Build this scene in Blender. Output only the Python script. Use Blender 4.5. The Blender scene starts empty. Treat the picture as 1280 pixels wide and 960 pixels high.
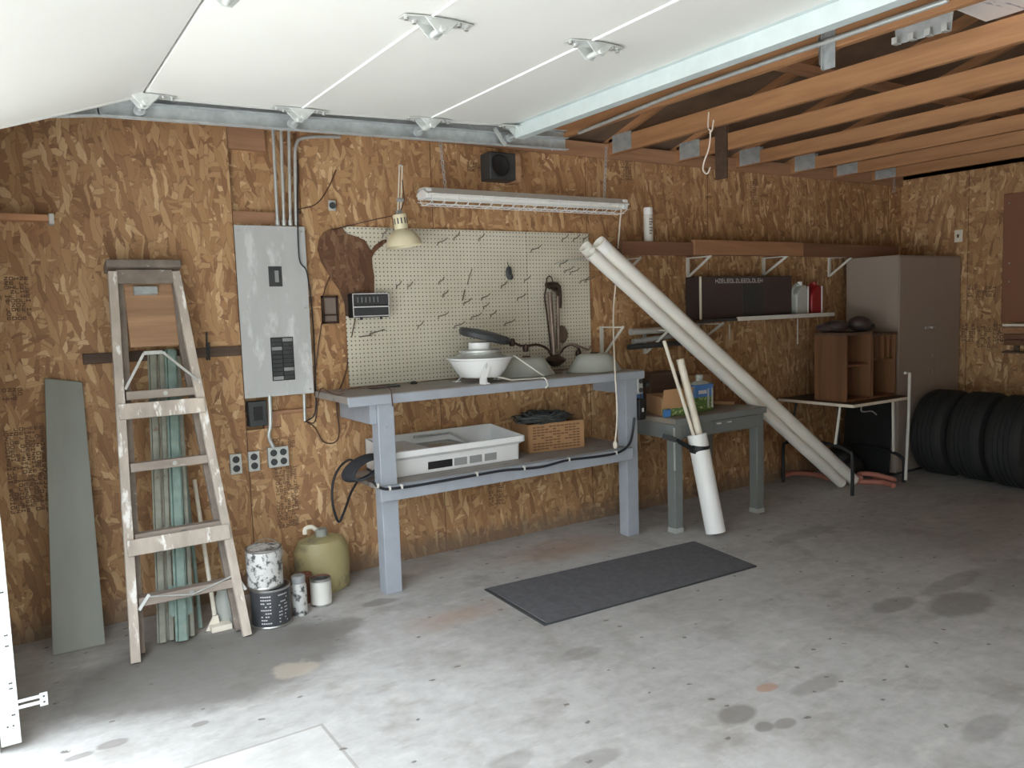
import bpy, bmesh, math, random
from mathutils import Vector, Matrix
random.seed(7)
S = bpy.context.scene
COL = S.collection
PI = math.pi
# ------------------------------------------------------------------ camera
F = 996.2
RX, RY, RZ = Vector((.8380, .0787, -.5400)), Vector((-.5450, .0596, -.8363)), Vector((-.0336, .9951, .0929))
RX.normalize(); RY = (RY - RX*RY.dot(RX)).normalized(); RZ = RX.cross(RY)
CAM = Vector((0, 0, 1.55))
def _ray(x, y):
    d = Vector((x-640, -(y-480), -F))
    return Vector((RX.dot(d), RY.dot(d), RZ.dot(d)))
def PX(x, y, v): r = _ray(x, y); return CAM + r*((v-CAM.x)/r.x)
def PY(x, y, v): r = _ray(x, y); return CAM + r*((v-CAM.y)/r.y)
def PZ(x, y, v): r = _ray(x, y); return CAM + r*((v-CAM.z)/r.z)
cd = bpy.data.cameras.new('camera'); cam = bpy.data.objects.new('camera', cd); COL.objects.link(cam)
cam.matrix_world = Matrix(((RX.x, RX.y, RX.z, 0), (RY.x, RY.y, RY.z, 0), (RZ.x, RZ.y, RZ.z, 1.55), (0, 0, 0, 1)))
cd.sensor_width = 36; cd.lens = F/1280*36; cd.clip_start = .05; cd.clip_end = 300
S.camera = cam
# ------------------------------------------------------------------ materials
def lin(c):
    f = lambda v: (v/255)/12.92 if v/255 <= .04045 else ((v/255+.055)/1.055)**2.4
    return (f(c[0]), f(c[1]), f(c[2]), 1)
class NT:
    def __init__(s, name, rough=.6, metal=0.):
        s.m = bpy.data.materials.new(name); s.m.use_nodes = True
        s.t = s.m.node_tree; s.b = s.t.nodes['Principled BSDF']
        s.b.inputs['Roughness'].default_value = rough; s.b.inputs['Metallic'].default_value = metal
        s.tc = s.t.nodes.new('ShaderNodeTexCoord')
        s.P = s.tc.outputs['Object']
    def put(s, sock, v):
        if isinstance(v, bpy.types.NodeSocket): s.t.links.new(v, sock)
        else: sock.default_value = v
    def math(s, op, a, b=0., c=0., clamp=False):
        n = s.t.nodes.new('ShaderNodeMath'); n.operation = op; n.use_clamp = clamp
        for i, v in enumerate((a, b, c)): s.put(n.inputs[i], v)
        return n.outputs[0]
    def vec(s, op, a, b=(0, 0, 0)):
        n = s.t.nodes.new('ShaderNodeVectorMath'); n.operation = op
        s.put(n.inputs[0], a); s.put(n.inputs[1], b)
        return n.outputs['Value'] if op in ('LENGTH', 'DOT_PRODUCT') else n.outputs[0]
    def xyz(s, v):
        n = s.t.nodes.new('ShaderNodeSeparateXYZ'); s.put(n.inputs[0], v); return n.outputs
    def comb(s, x, y, z=0.):
        n = s.t.nodes.new('ShaderNodeCombineXYZ')
        for i, v in enumerate((x, y, z)): s.put(n.inputs[i], v)
        return n.outputs[0]
    def mapping(s, v, scale=(1, 1, 1), rot=(0, 0, 0), loc=(0, 0, 0)):
        n = s.t.nodes.new('ShaderNodeMapping'); s.put(n.inputs[0], v)
        n.inputs['Scale'].default_value = scale; n.inputs['Rotation'].default_value = rot; n.inputs['Location'].default_value = loc
        return n.outputs[0]
    def noise(s, v, scale=5., detail=3., rough=.55, dist=0.):
        n = s.t.nodes.new('ShaderNodeTexNoise'); s.put(n.inputs['Vector'], v)
        n.inputs['Scale'].default_value = scale; n.inputs['Detail'].default_value = detail
        n.inputs['Roughness'].default_value = rough; n.inputs['Distortion'].default_value = dist
        return n.outputs['Fac'], n.outputs['Color']
    def voro(s, v, scale=1., feature='F1', dims='2D'):
        n = s.t.nodes.new('ShaderNodeTexVoronoi'); n.voronoi_dimensions = dims; n.feature = feature
        s.put(n.inputs['Vector'], v); n.inputs['Scale'].default_value = scale
        return n.outputs
    def ramp(s, f, stops, interp='LINEAR'):
        n = s.t.nodes.new('ShaderNodeValToRGB'); e = n.color_ramp; e.interpolation = interp
        while len(e.elements) < len(stops): e.elements.new(.5)
        for el, (p, c) in zip(e.elements, stops): el.position = p; el.color = c if len(c) == 4 else lin(c)
        s.put(n.inputs[0], f); return n.outputs[0]
    def mix(s, f, a, b, mode='MIX'):
        n = s.t.nodes.new('ShaderNodeMix'); n.data_type = 'RGBA'; n.blend_type = mode
        s.put(n.inputs[0], f); s.put(n.inputs[6], a); s.put(n.inputs[7], b); return n.outputs[2]
    def step(s, v, a, b):
        n = s.t.nodes.new('ShaderNodeMapRange'); s.put(n.inputs[0], v); n.inputs[1].default_value = a; n.inputs[2].default_value = b
        return n.outputs[0]
    def color(s, c): s.put(s.b.inputs['Base Color'], c); return s
    def bump(s, h, strength=.2, dist=.01):
        n = s.t.nodes.new('ShaderNodeBump'); n.inputs['Strength'].default_value = strength; n.inputs['Distance'].default_value = dist
        s.put(n.inputs['Height'], h); s.t.links.new(n.outputs[0], s.b.inputs['Normal']); return s
def plain(name, c, rough=.55, metal=0., var=.12, scale=9., dirt=None, dscale=14., dthr=.62, bump=0., stretch=(1, 1, 1)):
    n = NT(name, rough, metal); c = lin(c)
    v = n.mapping(n.P, stretch)
    f, _ = n.noise(v, scale, 4)
    lo = tuple(x*(1-var) for x in c[:3])+(1,); hi = tuple(min(1, x*(1+var)) for x in c[:3])+(1,)
    col = n.ramp(f, [(.3, lo), (.7, hi)])
    if dirt:
        g, _ = n.noise(n.mapping(v, (1, 1, 1), (0, 0, 0), (3.1, 1.7, 5.2)), dscale, 5, .65)
        col = n.mix(n.step(g, dthr, dthr+.09), col, lin(dirt))
    n.color(col)
    if bump: n.bump(f, bump, .004)
    return n.m
def wood(name, dark, light, axis=1, rough=.65, grain=26., knots=True):
    n = NT(name, rough)
    sc = [1, 1, 1]; sc[axis] = .07
    v = n.mapping(n.P, tuple(sc))
    f, _ = n.noise(v, grain, 5, .6, .6)
    g, _ = n.noise(v, grain*.25, 2)
    h = n.math('ADD', n.math('MULTIPLY', f, .6), n.math('MULTIPLY', g, .4))
    col = n.ramp(h, [(.33, dark), (.66, light)])
    if knots:
        sc2 = [1, 1, 1]; sc2[axis] = .4
        d = n.voro(n.mapping(n.P, tuple(sc2)), 2.6, 'F1', '3D')['Distance']
        col = n.mix(n.step(d, .13, .05), col, lin((134, 94, 68)))
    n.color(col); n.bump(f, .15, .003)
    return n.m
def osb(name, ua, va, seams=None, tone=1.0):
    n = NT(name, .7)
    o = n.xyz(n.P); uv = n.comb(o[ua], o[va], 0.)
    _, wc = n.noise(uv, 5, 2)
    _, wf = n.noise(uv, 34, 2)
    uvw = n.vec('ADD', uv, n.vec('MULTIPLY', n.vec('SUBTRACT', wc, (.5, .5, .5)), (.07, .07, 0)))
    uvw = n.vec('ADD', uvw, n.vec('MULTIPLY', n.vec('SUBTRACT', wf, (.5, .5, .5)), (.014, .014, 0)))
    col = None
    for i, (ang, su, sv, thr) in enumerate([(12, 26, 8, 0), (-26, 30, 9, .50), (48, 28, 9.5, .58), (-62, 30, 9, .64), (6, 44, 9, .52), (82, 36, 11, .72), (-11, 38, 7.5, .60)]):
        v = n.mapping(uvw, (su, sv, 1), (0, 0, math.radians(ang)), (i*3.7, i*5.3, 0))
        # rotate first, then stretch
        r = n.mapping(uvw, (1, 1, 1), (0, 0, math.radians(ang)), (i*1.7, i*2.3, 0))
        v = n.mapping(r, (su, sv, 1))
        vo = n.voro(v, 1.0)
        cs = n.xyz(vo['Color'])
        fine, _ = n.noise(n.mapping(r, (130, 9, 1)), 1.0, 2)
        val = n.math('ADD', n.math('MULTIPLY', cs[0], .8), n.math('MULTIPLY', fine, .2))
        c = n.ramp(val, [(.06, (146, 108, 77)), (.30, (178, 136, 97)), (.55, (192, 152, 109)), (.78, (207, 170, 127)), (.96, (236, 206, 162))])
        edge = n.voro(v, 1.0, 'DISTANCE_TO_EDGE')['Distance']
        c = n.mix(n.math('MULTIPLY', n.step(edge, .07, .0), .7), c, lin((138, 104, 80)))
        if col is None: col = c
        else: col = n.mix(n.math('GREATER_THAN', cs[1], thr), col, c)
    big, _ = n.noise(uv, 1.3, 3)
    col = n.mix(n.step(big, .3, .75), col, n.mix(1.0, col, (.84, .78, .72, 1), 'MULTIPLY'))
    if seams:
        u0, w = seams
        m = n.math('ABSOLUTE', n.math('SUBTRACT', n.math('FRACT', n.math('ADD', n.math('DIVIDE', n.math('SUBTRACT', o[ua], u0), w), .5)), .5))
        col = n.mix(n.math('LESS_THAN', m, .0024/w), col, lin((92, 62, 44)))
    dn, _ = n.noise(n.mapping(uv, (1, .35, 1)), 16, 4)
    dirt = n.math('MULTIPLY', n.step(n.math('SUBTRACT', o[va], n.math('MULTIPLY', dn, .22)), .05, -.07), .75)
    col = n.mix(dirt, col, lin((120, 104, 90)))
    if tone != 1: col = n.mix(1.0, col, (tone, tone*.84, tone*.86, 1), 'MULTIPLY')
    n.color(col)
    h, _ = n.noise(uv, 60, 3); n.bump(h, .15, .003)
    return n.m

M = {}
M['osb_l'] = osb('osb_side', 0, 2, (1.137, 1.22))
M['osb_b'] = osb('osb_back', 1, 2, (3.86, 1.22))
M['lumber'] = wood('lumber', (152, 106, 72), (188, 140, 98), 1)
M['lumber_z'] = wood('lumber_upright', (160, 122, 94), (198, 158, 124), 2)
M['lumber_x'] = wood('lumber_long', (150, 112, 86), (186, 142, 108), 0)
M['plywood'] = wood('plywood', (146, 110, 82), (188, 150, 116), 0, knots=False)
M['deck'] = plain('roof_deck', (120, 98, 80), .8, 0, .25, 4)
M['door'] = plain('door_white', (214, 214, 209), .45, 0, .02, 3)
M['galv'] = plain('galvanised', (178, 183, 184), .45, .35, .18, 22)
M['galv_l'] = plain('galvanised_light', (205, 208, 206), .45, .5, .10, 22)
M['galv_strut'] = plain('strut_steel', (186, 196, 196), .5, .1, .06, 12)
M['steel'] = plain('bright_steel', (190, 190, 188), .3, .9, .1, 30)
M['panel'] = plain('panel_paint', (190, 192, 192), .55, .0, .08, 6, (214, 216, 216), 9, .54, stretch=(1, 1, .35))
M['bench'] = plain('bench_paint', (164, 170, 180), .55, 0, .08, 8, (120, 116, 112), 16, .68, .1)
M['benchtop'] = plain('bench_top_worn', (156, 150, 144), .6, 0, .10, 8, (106, 98, 90), 10, .60, .1, stretch=(.35, 1, 1))
M['desk'] = plain('desk_paint', (122, 126, 125), .5, 0, .06, 8)
M['desktop'] = plain('desk_top', (142, 134, 124), .5, 0, .08, 8)
M['pvc'] = plain('pvc_white', (247, 245, 238), .4, 0, .03, 4)
M['pvc_b'] = plain('pvc_bright', (248, 248, 247), .35, 0, .02, 4)
M['cream'] = plain('cream_pole', (238, 230, 214), .5, 0, .06, 12)
M['gdark'] = plain('grey_brown', (132, 118, 108), .5, 0, .06, 8)
M['gdarkest'] = plain('tarnished_wire', (116, 106, 94), .5, .2, .1, 20)
M['white'] = plain('white_enamel', (236, 237, 238), .35, 0, .02, 4)
M['whitep'] = plain('white_paint', (222, 220, 214), .5, 0, .05, 8)
M['black'] = plain('black_plastic', (30, 31, 33), .5, 0, .2, 20)
M['darkgrey'] = plain('dark_grey', (62, 64, 66), .5, 0, .15, 20)
M['rubber'] = plain('tyre_rubber', (40, 41, 42), .75, 0, .15, 14)
M['grey'] = plain('grey_plastic', (150, 152, 152), .5, 0, .05, 10)
M['bronze'] = plain('dark_bronze', (74, 58, 50), .45, .5, .15, 15)
M['bronze_l'] = plain('worn_bronze', (134, 118, 108), .4, .5, .15, 15)
M['shade'] = plain('lamp_cream', (228, 218, 186), .4, 0, .03, 5)
M['frost'] = plain('frosted_glass', (182, 186, 180), .35, 0, .05, 5)
M['card'] = plain('cardboard', (176, 136, 98), .8, 0, .06, 6)
M['cabinet'] = plain('cabinet_beige', (160, 147, 137), .5, 0, .02, 3)
M['brown'] = osb('brown_osb', 0, 2, None, .34)
M['brownboard'] = plain('brown_board', (140, 96, 72), .6, 0, .05, 3)
M['fascia'] = wood('fascia_wood', (150, 108, 78), (176, 132, 98), 0, knots=False)
M['fascia_d'] = wood('fascia_dark', (112, 78, 60), (134, 96, 74), 0, knots=False)
M['darkwood'] = wood('dark_wood', (72, 56, 46), (104, 82, 66), 0, knots=False)
M['bookcase'] = wood('bookcase_wood', (98, 68, 48), (136, 96, 68), 2, .5, 14, False)
M['ladderwood'] = plain('ladder_wood', (190, 178, 166), .7, 0, .26, 12, (244, 241, 236), 20, .55, stretch=(1, 1, .25))
M['ladderstep'] = plain('ladder_step', (156, 144, 134), .75, 0, .2, 10, (230, 226, 220), 22, .66, stretch=(.3, 1, 1))  # tread colour is darkened for both dirt and the shade on them
M['ladderdark'] = plain('ladder_worn', (138, 126, 116), .7, 0, .25, 12, (226, 222, 214), 24, .66)
M['greenpost'] = plain('green_post', (126, 146, 138), .6, .1, .18, 16, (150, 144, 128), 14, .62)
M['greypost'] = plain('weathered_post', (140, 140, 128), .7, .1, .2, 16, (122, 86, 66), 18, .62)
M['jug'] = plain('yellow_jug', (172, 160, 116), .45, 0, .12, 4, (130, 122, 96), 5, .56)
M['paintcan'] = plain('splashed_tin', (212, 212, 210), .45, .1, .05, 8, (88, 88, 88), 26, .50)
M['blackcan'] = plain('dark_tin', (70, 72, 76), .45, .2, .1, 8, (196, 196, 196), 26, .68)
M['rust'] = plain('rusty', (128, 84, 62), .8, 0, .2, 20)
M['hose'] = plain('red_hose', (186, 122, 106), .55, 0, .06, 10)
M['red'] = plain('red_plastic', (150, 36, 40), .4, 0, .05, 10)
M['blue'] = plain('blue_label', (82, 132, 196), .5, 0, .15, 14)
M['leaf'] = plain('leaf_print', (92, 122, 62), .7, 0, .3, 40, (206, 206, 150), 46, .55)
M['cable'] = plain('black_cable', (44, 46, 52), .5, 0, .1, 20)
M['cablebrown'] = plain('brown_cable', (84, 58, 46), .5, 0, .1, 20)
M['cordw'] = plain('white_cord', (232, 222, 208), .5, 0, .04, 20)
M['rope'] = plain('tan_rope', (226, 190, 158), .7, 0, .08, 60)
M['wire'] = plain('dull_wire', (78, 82, 82), .5, 0, .3, 30)
M['boxprint'] = plain('box_print', (124, 90, 66), .8, 0, .1, 20)
M['mat'] = plain('rubber_mat', (98, 98, 101), .9, 0, .15, 30, (170, 170, 170), 46, .70, .3)
M['darkcase'] = plain('dark_case', (74, 64, 64), .45, 0, .1, 4)
M['foil'] = plain('foil_board', (236, 232, 230), .5, .05, .06, 6, (130, 128, 150), 30, .58, stretch=(.15, 1, 1))
M['tubelight'] = plain('tube_glass', (244, 244, 240), .25, 0, .01, 4)
M['ink'] = plain('ink', (104, 78, 60), .8, 0, .1, 20)
M['inkw'] = plain('pale_ink', (206, 204, 206), .6, 0, .05, 20)
M['greyboard'] = plain('grey_board', (150, 152, 144), .7, 0, .1, 5, stretch=(1, 1, .3))
M['tan'] = plain('tan_ledge', (206, 152, 112), .6, 0, .08, 6)
M['drive'] = plain('driveway_concrete', (205, 203, 198), .9, 0, .06, 2)
M['siding'] = plain('siding', (200, 200, 196), .7, 0, .04, 2)
# pegboard
def pegmat():
    n = NT('pegboard', .6); o = n.xyz(n.P)
    fx = n.math('SUBTRACT', n.math('FRACT', n.math('DIVIDE', o[0], .0254)), .5)
    fz = n.math('SUBTRACT', n.math('FRACT', n.math('DIVIDE', o[2], .0254)), .5)
    d = n.math('SQRT', n.math('ADD', n.math('MULTIPLY', fx, fx), n.math('MULTIPLY', fz, fz)))
    f, _ = n.noise(n.P, 3, 3)
    base = n.ramp(f, [(.3, (208, 202, 184)), (.7, (224, 219, 203))])
    n.color(n.mix(n.step(d, .19, .13), base, lin((74, 66, 56)))); return n.m
M['peg'] = pegmat()
# concrete floor with stains
def floormat():
    n = NT('concrete_floor', .7); o = n.xyz(n.P); uv = n.comb(o[0], o[1], 0.)
    a, _ = n.noise(uv, 1.1, 5, .6); b, _ = n.noise(uv, 14, 5, .65); c, _ = n.noise(n.mapping(uv, (1, 1, 1), (0, 0, .6), (7, 3, 0)), 3.2, 4, .6)
    col = n.ramp(n.math('ADD', n.math('MULTIPLY', a, .6), n.math('MULTIPLY', b, .4)), [(.32, (158, 155, 151)), (.50, (182, 180, 177)), (.68, (202, 201, 199))])
    col = n.mix(n.math('MULTIPLY', n.step(c, .54, .70), .5), col, lin((138, 130, 120)))
    c2, _ = n.noise(n.mapping(uv, (1.6, 4.5, 1), (0, 0, .35), (2, 9, 0)), 2.4, 5, .65)
    col = n.mix(n.math('MULTIPLY', n.step(c2, .55, .70), .38), col, lin((214, 210, 204)))
    col = n.mix(n.math('MULTIPLY', n.step(c2, .44, .32), .35), col, lin((142, 134, 126)))
    _, wc = n.noise(uv, 9, 4, .7)
    _, wc2 = n.noise(uv, 2.2, 3)
    w = n.vec('ADD', n.vec('MULTIPLY', n.vec('SUBTRACT', wc, (.5, .5, .5)), (.16, .16, 0)), n.vec('MULTIPLY', n.vec('SUBTRACT', wc2, (.5, .5, .5)), (.34, .34, 0)))
    def blob(x, y, rx, ry, k, cc, wk=1.0, soft=.15):
        nonlocal col
        q = n.vec('ADD', n.vec('SUBTRACT', uv, (x, y, 0)), n.vec('MULTIPLY', w, (wk, wk, 0)))
        d = n.vec('LENGTH', n.vec('DIVIDE', q, (rx, ry, 1)))
        col = n.mix(n.math('MULTIPLY', n.step(d, 1+soft, 1-soft), k), col, lin(cc))
    # slab of the apron let into the floor by the door
    q = n.math('MAXIMUM', n.math('SUBTRACT', o[0], .93), n.math('SUBTRACT', o[1], 2.86))
    col = n.mix(n.math('MULTIPLY', n.math('LESS_THAN', q, 0.), .30), col, lin((214, 212, 208)))
    col = n.mix(n.math('MULTIPLY', n.math('LESS_THAN', n.math('ABSOLUTE', q), .006), .6), col, lin((140, 134, 128)))
    D = (126, 121, 116)
    blob(.72, 3.66, .62, .42, .72, (110, 106, 101))
    blob(1.25, 3.72, .22, .14, .55, D)
    blob(1.0, 3.38, .12, .08, .5, (204, 190, 172), 1.0)
    blob(3.0, 4.08, .36, .14, .55, (168, 126, 92), .5, .8)
    blob(1.90, 3.50, .22, .10, .5, (176, 142, 116), .8, .6)
    blob(2.24, 1.98, .085, .055, .75, D, .12); blob(2.25, 1.86, .04, .03, .7, D, .12); blob(2.33, 1.83, .05, .03, .6, D, .12)
    blob(3.97, 2.06, .22, .12, .65, D, .3); blob(3.70, 2.27, .16, .07, .6, D, .3); blob(4.25, 2.25, .3, .06, .5, D, .4); blob(4.6, 2.05, .4, .2, .35, D, .6)
    blob(2.87, 1.39, .14, .05, .45, D, .2); blob(2.68, 1.95, .14, .05, .45, D, .3); blob(1.61, 2.07, .12, .05, .5, D, .3); blob(2.5, 2.05, .05, .03, .6, (176, 128, 100), .15)
    blob(1.38, 2.22, .1, .05, .4, D, .3); blob(1.62, 3.93, .10, .05, .55, (120, 112, 106), .4)
    blob(.25, 3.19, .05, .03, .7, D, .15); blob(.14, 3.17, .05, .02, .7, D, .15); blob(.55, 3.15, .03, .02, .7, D, .1)
    blob(3.1, 2.9, .5, .25, .25, D, .9, .5); blob(2.1, 2.75, .12, .05, .4, D, .4)
    blob(5.6, 2.6, 1.4, .5, .3, (120, 108, 98), 1.0, .6); blob(4.4, 3.3, .35, .08, .4, D, .7)
    # small dark flecks
    fl = n.voro(n.vec('ADD', n.mapping(uv, (1, 1.6, 1)), n.vec('MULTIPLY', wc, (.1, .1, 0))), 6.)
    fc = n.xyz(fl['Color'])
    col = n.mix(n.math('MULTIPLY', n.math('GREATER_THAN', fc[0], .80), n.step(n.math('ADD', fl['Distance'], n.math('MULTIPLY', b, .12)), .14, .11)), col, lin((120, 114, 108)))
    n.color(col); n.bump(b, .12, .004)
    return n.m
M['floor'] = floormat()
# ------------------------------------------------------------------ mesh helpers
ORG = {}
class MB:
    def __init__(s): s.bm = bmesh.new()
    def poly(s, vs): return s.bm.faces.new([v if isinstance(v, bmesh.types.BMVert) else s.bm.verts.new(v) for v in vs])
    def hexa(s, c):
        v = [s.bm.verts.new(p) for p in c]
        for f in ((3, 2, 1, 0), (4, 5, 6, 7), (0, 1, 5, 4), (1, 2, 6, 5), (2, 3, 7, 6), (3, 0, 4, 7)): s.bm.faces.new([v[i] for i in f])
        return s
    def box(s, a, b):
        x0, x1 = sorted((a[0], b[0])); y0, y1 = sorted((a[1], b[1])); z0, z1 = sorted((a[2], b[2]))
        return s.hexa([(x0, y0, z0), (x1, y0, z0), (x1, y1, z0), (x0, y1, z0), (x0, y0, z1), (x1, y0, z1), (x1, y1, z1), (x0, y1, z1)])
    def obox(s, c, size, ax=(1, 0, 0), ay=(0, 1, 0)):
        c = Vector(c); ax = Vector(ax).normalized(); az = ax.cross(Vector(ay)).normalized(); ay = az.cross(ax)
        X, Y, Z = ax*size[0]/2, ay*size[1]/2, az*size[2]/2
        return s.hexa([c-X-Y-Z, c+X-Y-Z, c+X+Y-Z, c-X+Y-Z, c-X-Y+Z, c+X-Y+Z, c+X+Y+Z, c-X+Y+Z])
    def bar(s, p, q, w, h, up=(0, 0, 1)):
        p, q = Vector(p), Vector(q); d = q-p
        side = d.cross(Vector(up))
        if side.length < 1e-6: side = d.cross(Vector((1, 0, 0)))
        return s.obox((p+q)/2, (d.length, w, h), d, side)
    def tube(s, pts, r, n=8, closed=False):
        pts = [Vector(p) for p in pts]; N = len(pts); rings = []
        rr = r if isinstance(r, (list, tuple)) else [r]*N
        t0 = (pts[1]-pts[0]).normalized(); u = t0.orthogonal().normalized()
        for i, p in enumerate(pts):
            if closed: t = (pts[(i+1) % N]-pts[i-1]).normalized()
            else: t = (pts[min(i+1, N-1)]-pts[max(i-1, 0)])
            t = t.normalized() if t.length > 1e-9 else t0
            u = (u-t*u.dot(t)); u = u.normalized() if u.length > 1e-6 else t.orthogonal().normalized()
            v = t.cross(u)
            rings.append([s.bm.verts.new(p+(u*math.cos(k*2*PI/n)+v*math.sin(k*2*PI/n))*rr[i]) for k in range(n)])
        for i in range(N if closed else N-1):
            A, B = rings[i], rings[(i+1) % N]
            for k in range(n): s.bm.faces.new((A[k], A[(k+1) % n], B[(k+1) % n], B[k]))
        if not closed: s.bm.faces.new(rings[0][::-1]); s.bm.faces.new(rings[-1])
        return s
    def lathe(s, prof, c=(0, 0, 0), axis=(0, 0, 1), n=32, cap0=True, cap1=True, sx=1., sy=1.):
        c = Vector(c); w = Vector(axis).normalized()
        u = Vector((1, 0, 0)) if abs(w.x) < .9 else Vector((0, 1, 0)); u = (u-w*u.dot(w)).normalized(); v = w.cross(u)
        rings = [[s.bm.verts.new(c+w*h+(u*sx*math.cos(k*2*PI/n)+v*sy*math.sin(k*2*PI/n))*r) for k in range(n)] for r, h in prof]
        for A, B in zip(rings, rings[1:]):
            for k in range(n): s.bm.faces.new((A[k], A[(k+1) % n], B[(k+1) % n], B[k]))
        if cap0: s.bm.faces.new(rings[0][::-1])
        if cap1: s.bm.faces.new(rings[-1])
        return s
    def cyl(s, p, q, r, n=20, r1=None):
        p, q = Vector(p), Vector(q)
        return s.lathe([(r, 0), (r if r1 is None else r1, (q-p).length)], p, q-p, n)
    def pipe(s, p, q, r, ri, n=24):
        p, q = Vector(p), Vector(q); L = (q-p).length
        return s.lathe([(ri, .12), (ri, 0), (r, 0), (r, L), (ri, L), (ri, L-.12)], p, q-p, n)
    def prism(s, pts, vec):
        a = [s.bm.verts.new(p) for p in pts]; vec = Vector(vec); b = [s.bm.verts.new(Vector(p)+vec) for p in pts]
        n = len(pts); s.bm.faces.new(a[::-1]); s.bm.faces.new(b)
        for i in range(n): s.bm.faces.new((a[i], a[(i+1) % n], b[(i+1) % n], b[i]))
        return s
    def ball(s, c, r, sq=(1, 1, 1), n=20):
        k = 10
        prof = [(math.sin(PI*i/k)*r[0] if i not in (0, k) else .001, -math.cos(PI*i/k)*r[2]) for i in range(k+1)]
        return s.lathe(prof, c, n=n, sy=r[1]/r[0])
    def build(s, name, m, parent=None, smooth=True, bevel=0., origin=None):
        bm = s.bm
        bmesh.ops.recalc_face_normals(bm, faces=bm.faces)
        if parent is not None: o = ORG[parent.name]
        elif origin is not None: o = Vector(origin)
        else:
            xs = [v.co for v in bm.verts]
            o = Vector(((min(v.x for v in xs)+max(v.x for v in xs))/2, (min(v.y for v in xs)+max(v.y for v in xs))/2, min(v.z for v in xs)))
        for v in bm.verts: v.co -= o
        if smooth:
            for f in bm.faces: f.smooth = True
            for e in bm.edges:
                if len(e.link_faces) == 2 and e.calc_face_angle(0) > .62: e.smooth = False
        me = bpy.data.meshes.new(name); bm.to_mesh(me); bm.free(); me.materials.append(M[m])
        ob = bpy.data.objects.new(name, me); COL.objects.link(ob)
        if parent is not None: ob.parent = parent
        else: ob.location = o
        ORG[ob.name] = o
        if bevel:
            b = ob.modifiers.new('bevel', 'BEVEL'); b.width = bevel; b.segments = 2; b.limit_method = 'ANGLE'; b.angle_limit = .6
        return ob
def thing(name, loc, label, cat, group=None):
    o = bpy.data.objects.new(name, None); COL.objects.link(o); o.location = loc; o.empty_display_size = .05
    ORG[o.name] = Vector(loc); return tag(o, label, cat, group)
def tag(o, label, cat, group=None):
    o['label'] = label; o['category'] = cat
    if group: o['group'] = group
    return o
def struct(o): o['kind'] = 'structure'; return o
def copy_tree(o, parent=None):
    c = o.copy(); COL.objects.link(c)
    if parent is not None: c.parent = parent
    for ch in list(o.children): copy_tree(ch, c)
    return c
def arc(pts, k=8):                                   # smooth line through points (Catmull-Rom)
    P = [Vector(p) for p in pts]; P = [P[0]*2-P[1]]+P+[P[-1]*2-P[-2]]; out = []
    for i in range(1, len(P)-2):
        a, b, c, d = P[i-1:i+3]
        for j in range(k):
            t = j/k
            out.append(.5*((2*b)+(c-a)*t+(2*a-5*b+4*c-d)*t*t+(3*b-a-3*c+d)*t**3))
    return out+[P[-2]]
V = Vector
# ================================================================== SETTING
WY, XB = 4.5, 7.45          # side wall with the bench, back wall
struct(MB().box((-.12, -2.4, -.12), (XB, WY, 0)).build('floor', 'floor', smooth=False, origin=(0, 0, 0)))
struct(MB().box((-14, -14, -.16), (-.12, 16, -.015)).build('ground', 'drive', smooth=False, origin=(0, 0, 0)))
# side wall: sheathing leaves two openings where the stud bay shows
w = MB(); t = .03
w.box((-.2, WY, 0), (1.137, WY+t, 2.62)); w.box((1.52, WY, 0), (XB+.1, WY+t, 2.62)); w.box((1.137, WY, 0), (1.52, WY+t, .93)); w.box((1.137, WY, 1.12), (1.52, WY+t, 2.07))
w.box((1.137, WY, 2.585), (1.52, WY+t, 2.62)); w.box((1.33, WY, .93), (1.52, WY+t, 1.0))
wl = struct(w.build('wall_left', 'osb_l', smooth=False, origin=(0, 0, 0)))
struct(MB().box((-.2, WY+.05, 0), (XB+.1, WY+.14, 2.7)).build('wall_left_inner', 'osb_l', smooth=False, origin=(0, 0, 0)))
struct(MB().box((1.137, WY+.004, 2.06), (1.52, WY+.05, 2.135)).build('trim_1', 'lumber_x', origin=(0, 0, 0)))
struct(MB().box((1.137, WY+.006, 2.47), (1.34, WY+.05, 2.60)).build('trim_4', 'lumber_x', origin=(0, 0, 0)))
struct(MB().box((1.24, WY+.01, .93), (1.52, WY+.05, 1.02)).build('trim_5', 'lumber_x', origin=(0, 0, 0)))
wb = struct(MB().box((XB, -2.5, 0), (XB+.1, WY+.15, 2.72)).build('wall_back', 'osb_b', smooth=False, origin=(0, 0, 0)))
rw = MB(); rw.box((-.2, -2.5, 0), (.2, -2.4, 2.72)); rw.box((2.6, -2.5, 0), (XB+.1, -2.4, 2.72)); rw.box((.2, -2.5, 0), (2.6, -2.4, .75)); rw.box((.2, -2.5, 2.25), (2.6, -2.4, 2.72))
struct(rw.build('wall_right', 'osb_l', smooth=False, origin=(0, 0, 0)))
wf_ = MB(); wf_.box((.2, -2.49, .75), (2.6, -2.41, .80)); wf_.box((.2, -2.49, 2.20), (2.6, -2.41, 2.25)); wf_.box((.2, -2.49, .80), (.25, -2.41, 2.20)); wf_.box((2.55, -2.49, .80), (2.6, -2.41, 2.20)); wf_.box((1.38, -2.49, .80), (1.42, -2.41, 2.20))
struct(wf_.build('added_window', 'whitep', smooth=False, origin=(0, 0, 0)))  # unseen window, added to send more daylight onto the bench wall
fw = MB(); fw.box((-.24, 3.45, 0), (-.12, WY+.14, 2.9)); fw.box((-.24, -2.5, 0), (-.12, -1.55, 2.9)); fw.box((-.24, -1.55, 2.16), (-.12, 3.45, 2.9))
struct(fw.build('wall_front', 'siding', smooth=False, origin=(0, 0, 0)))
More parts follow.
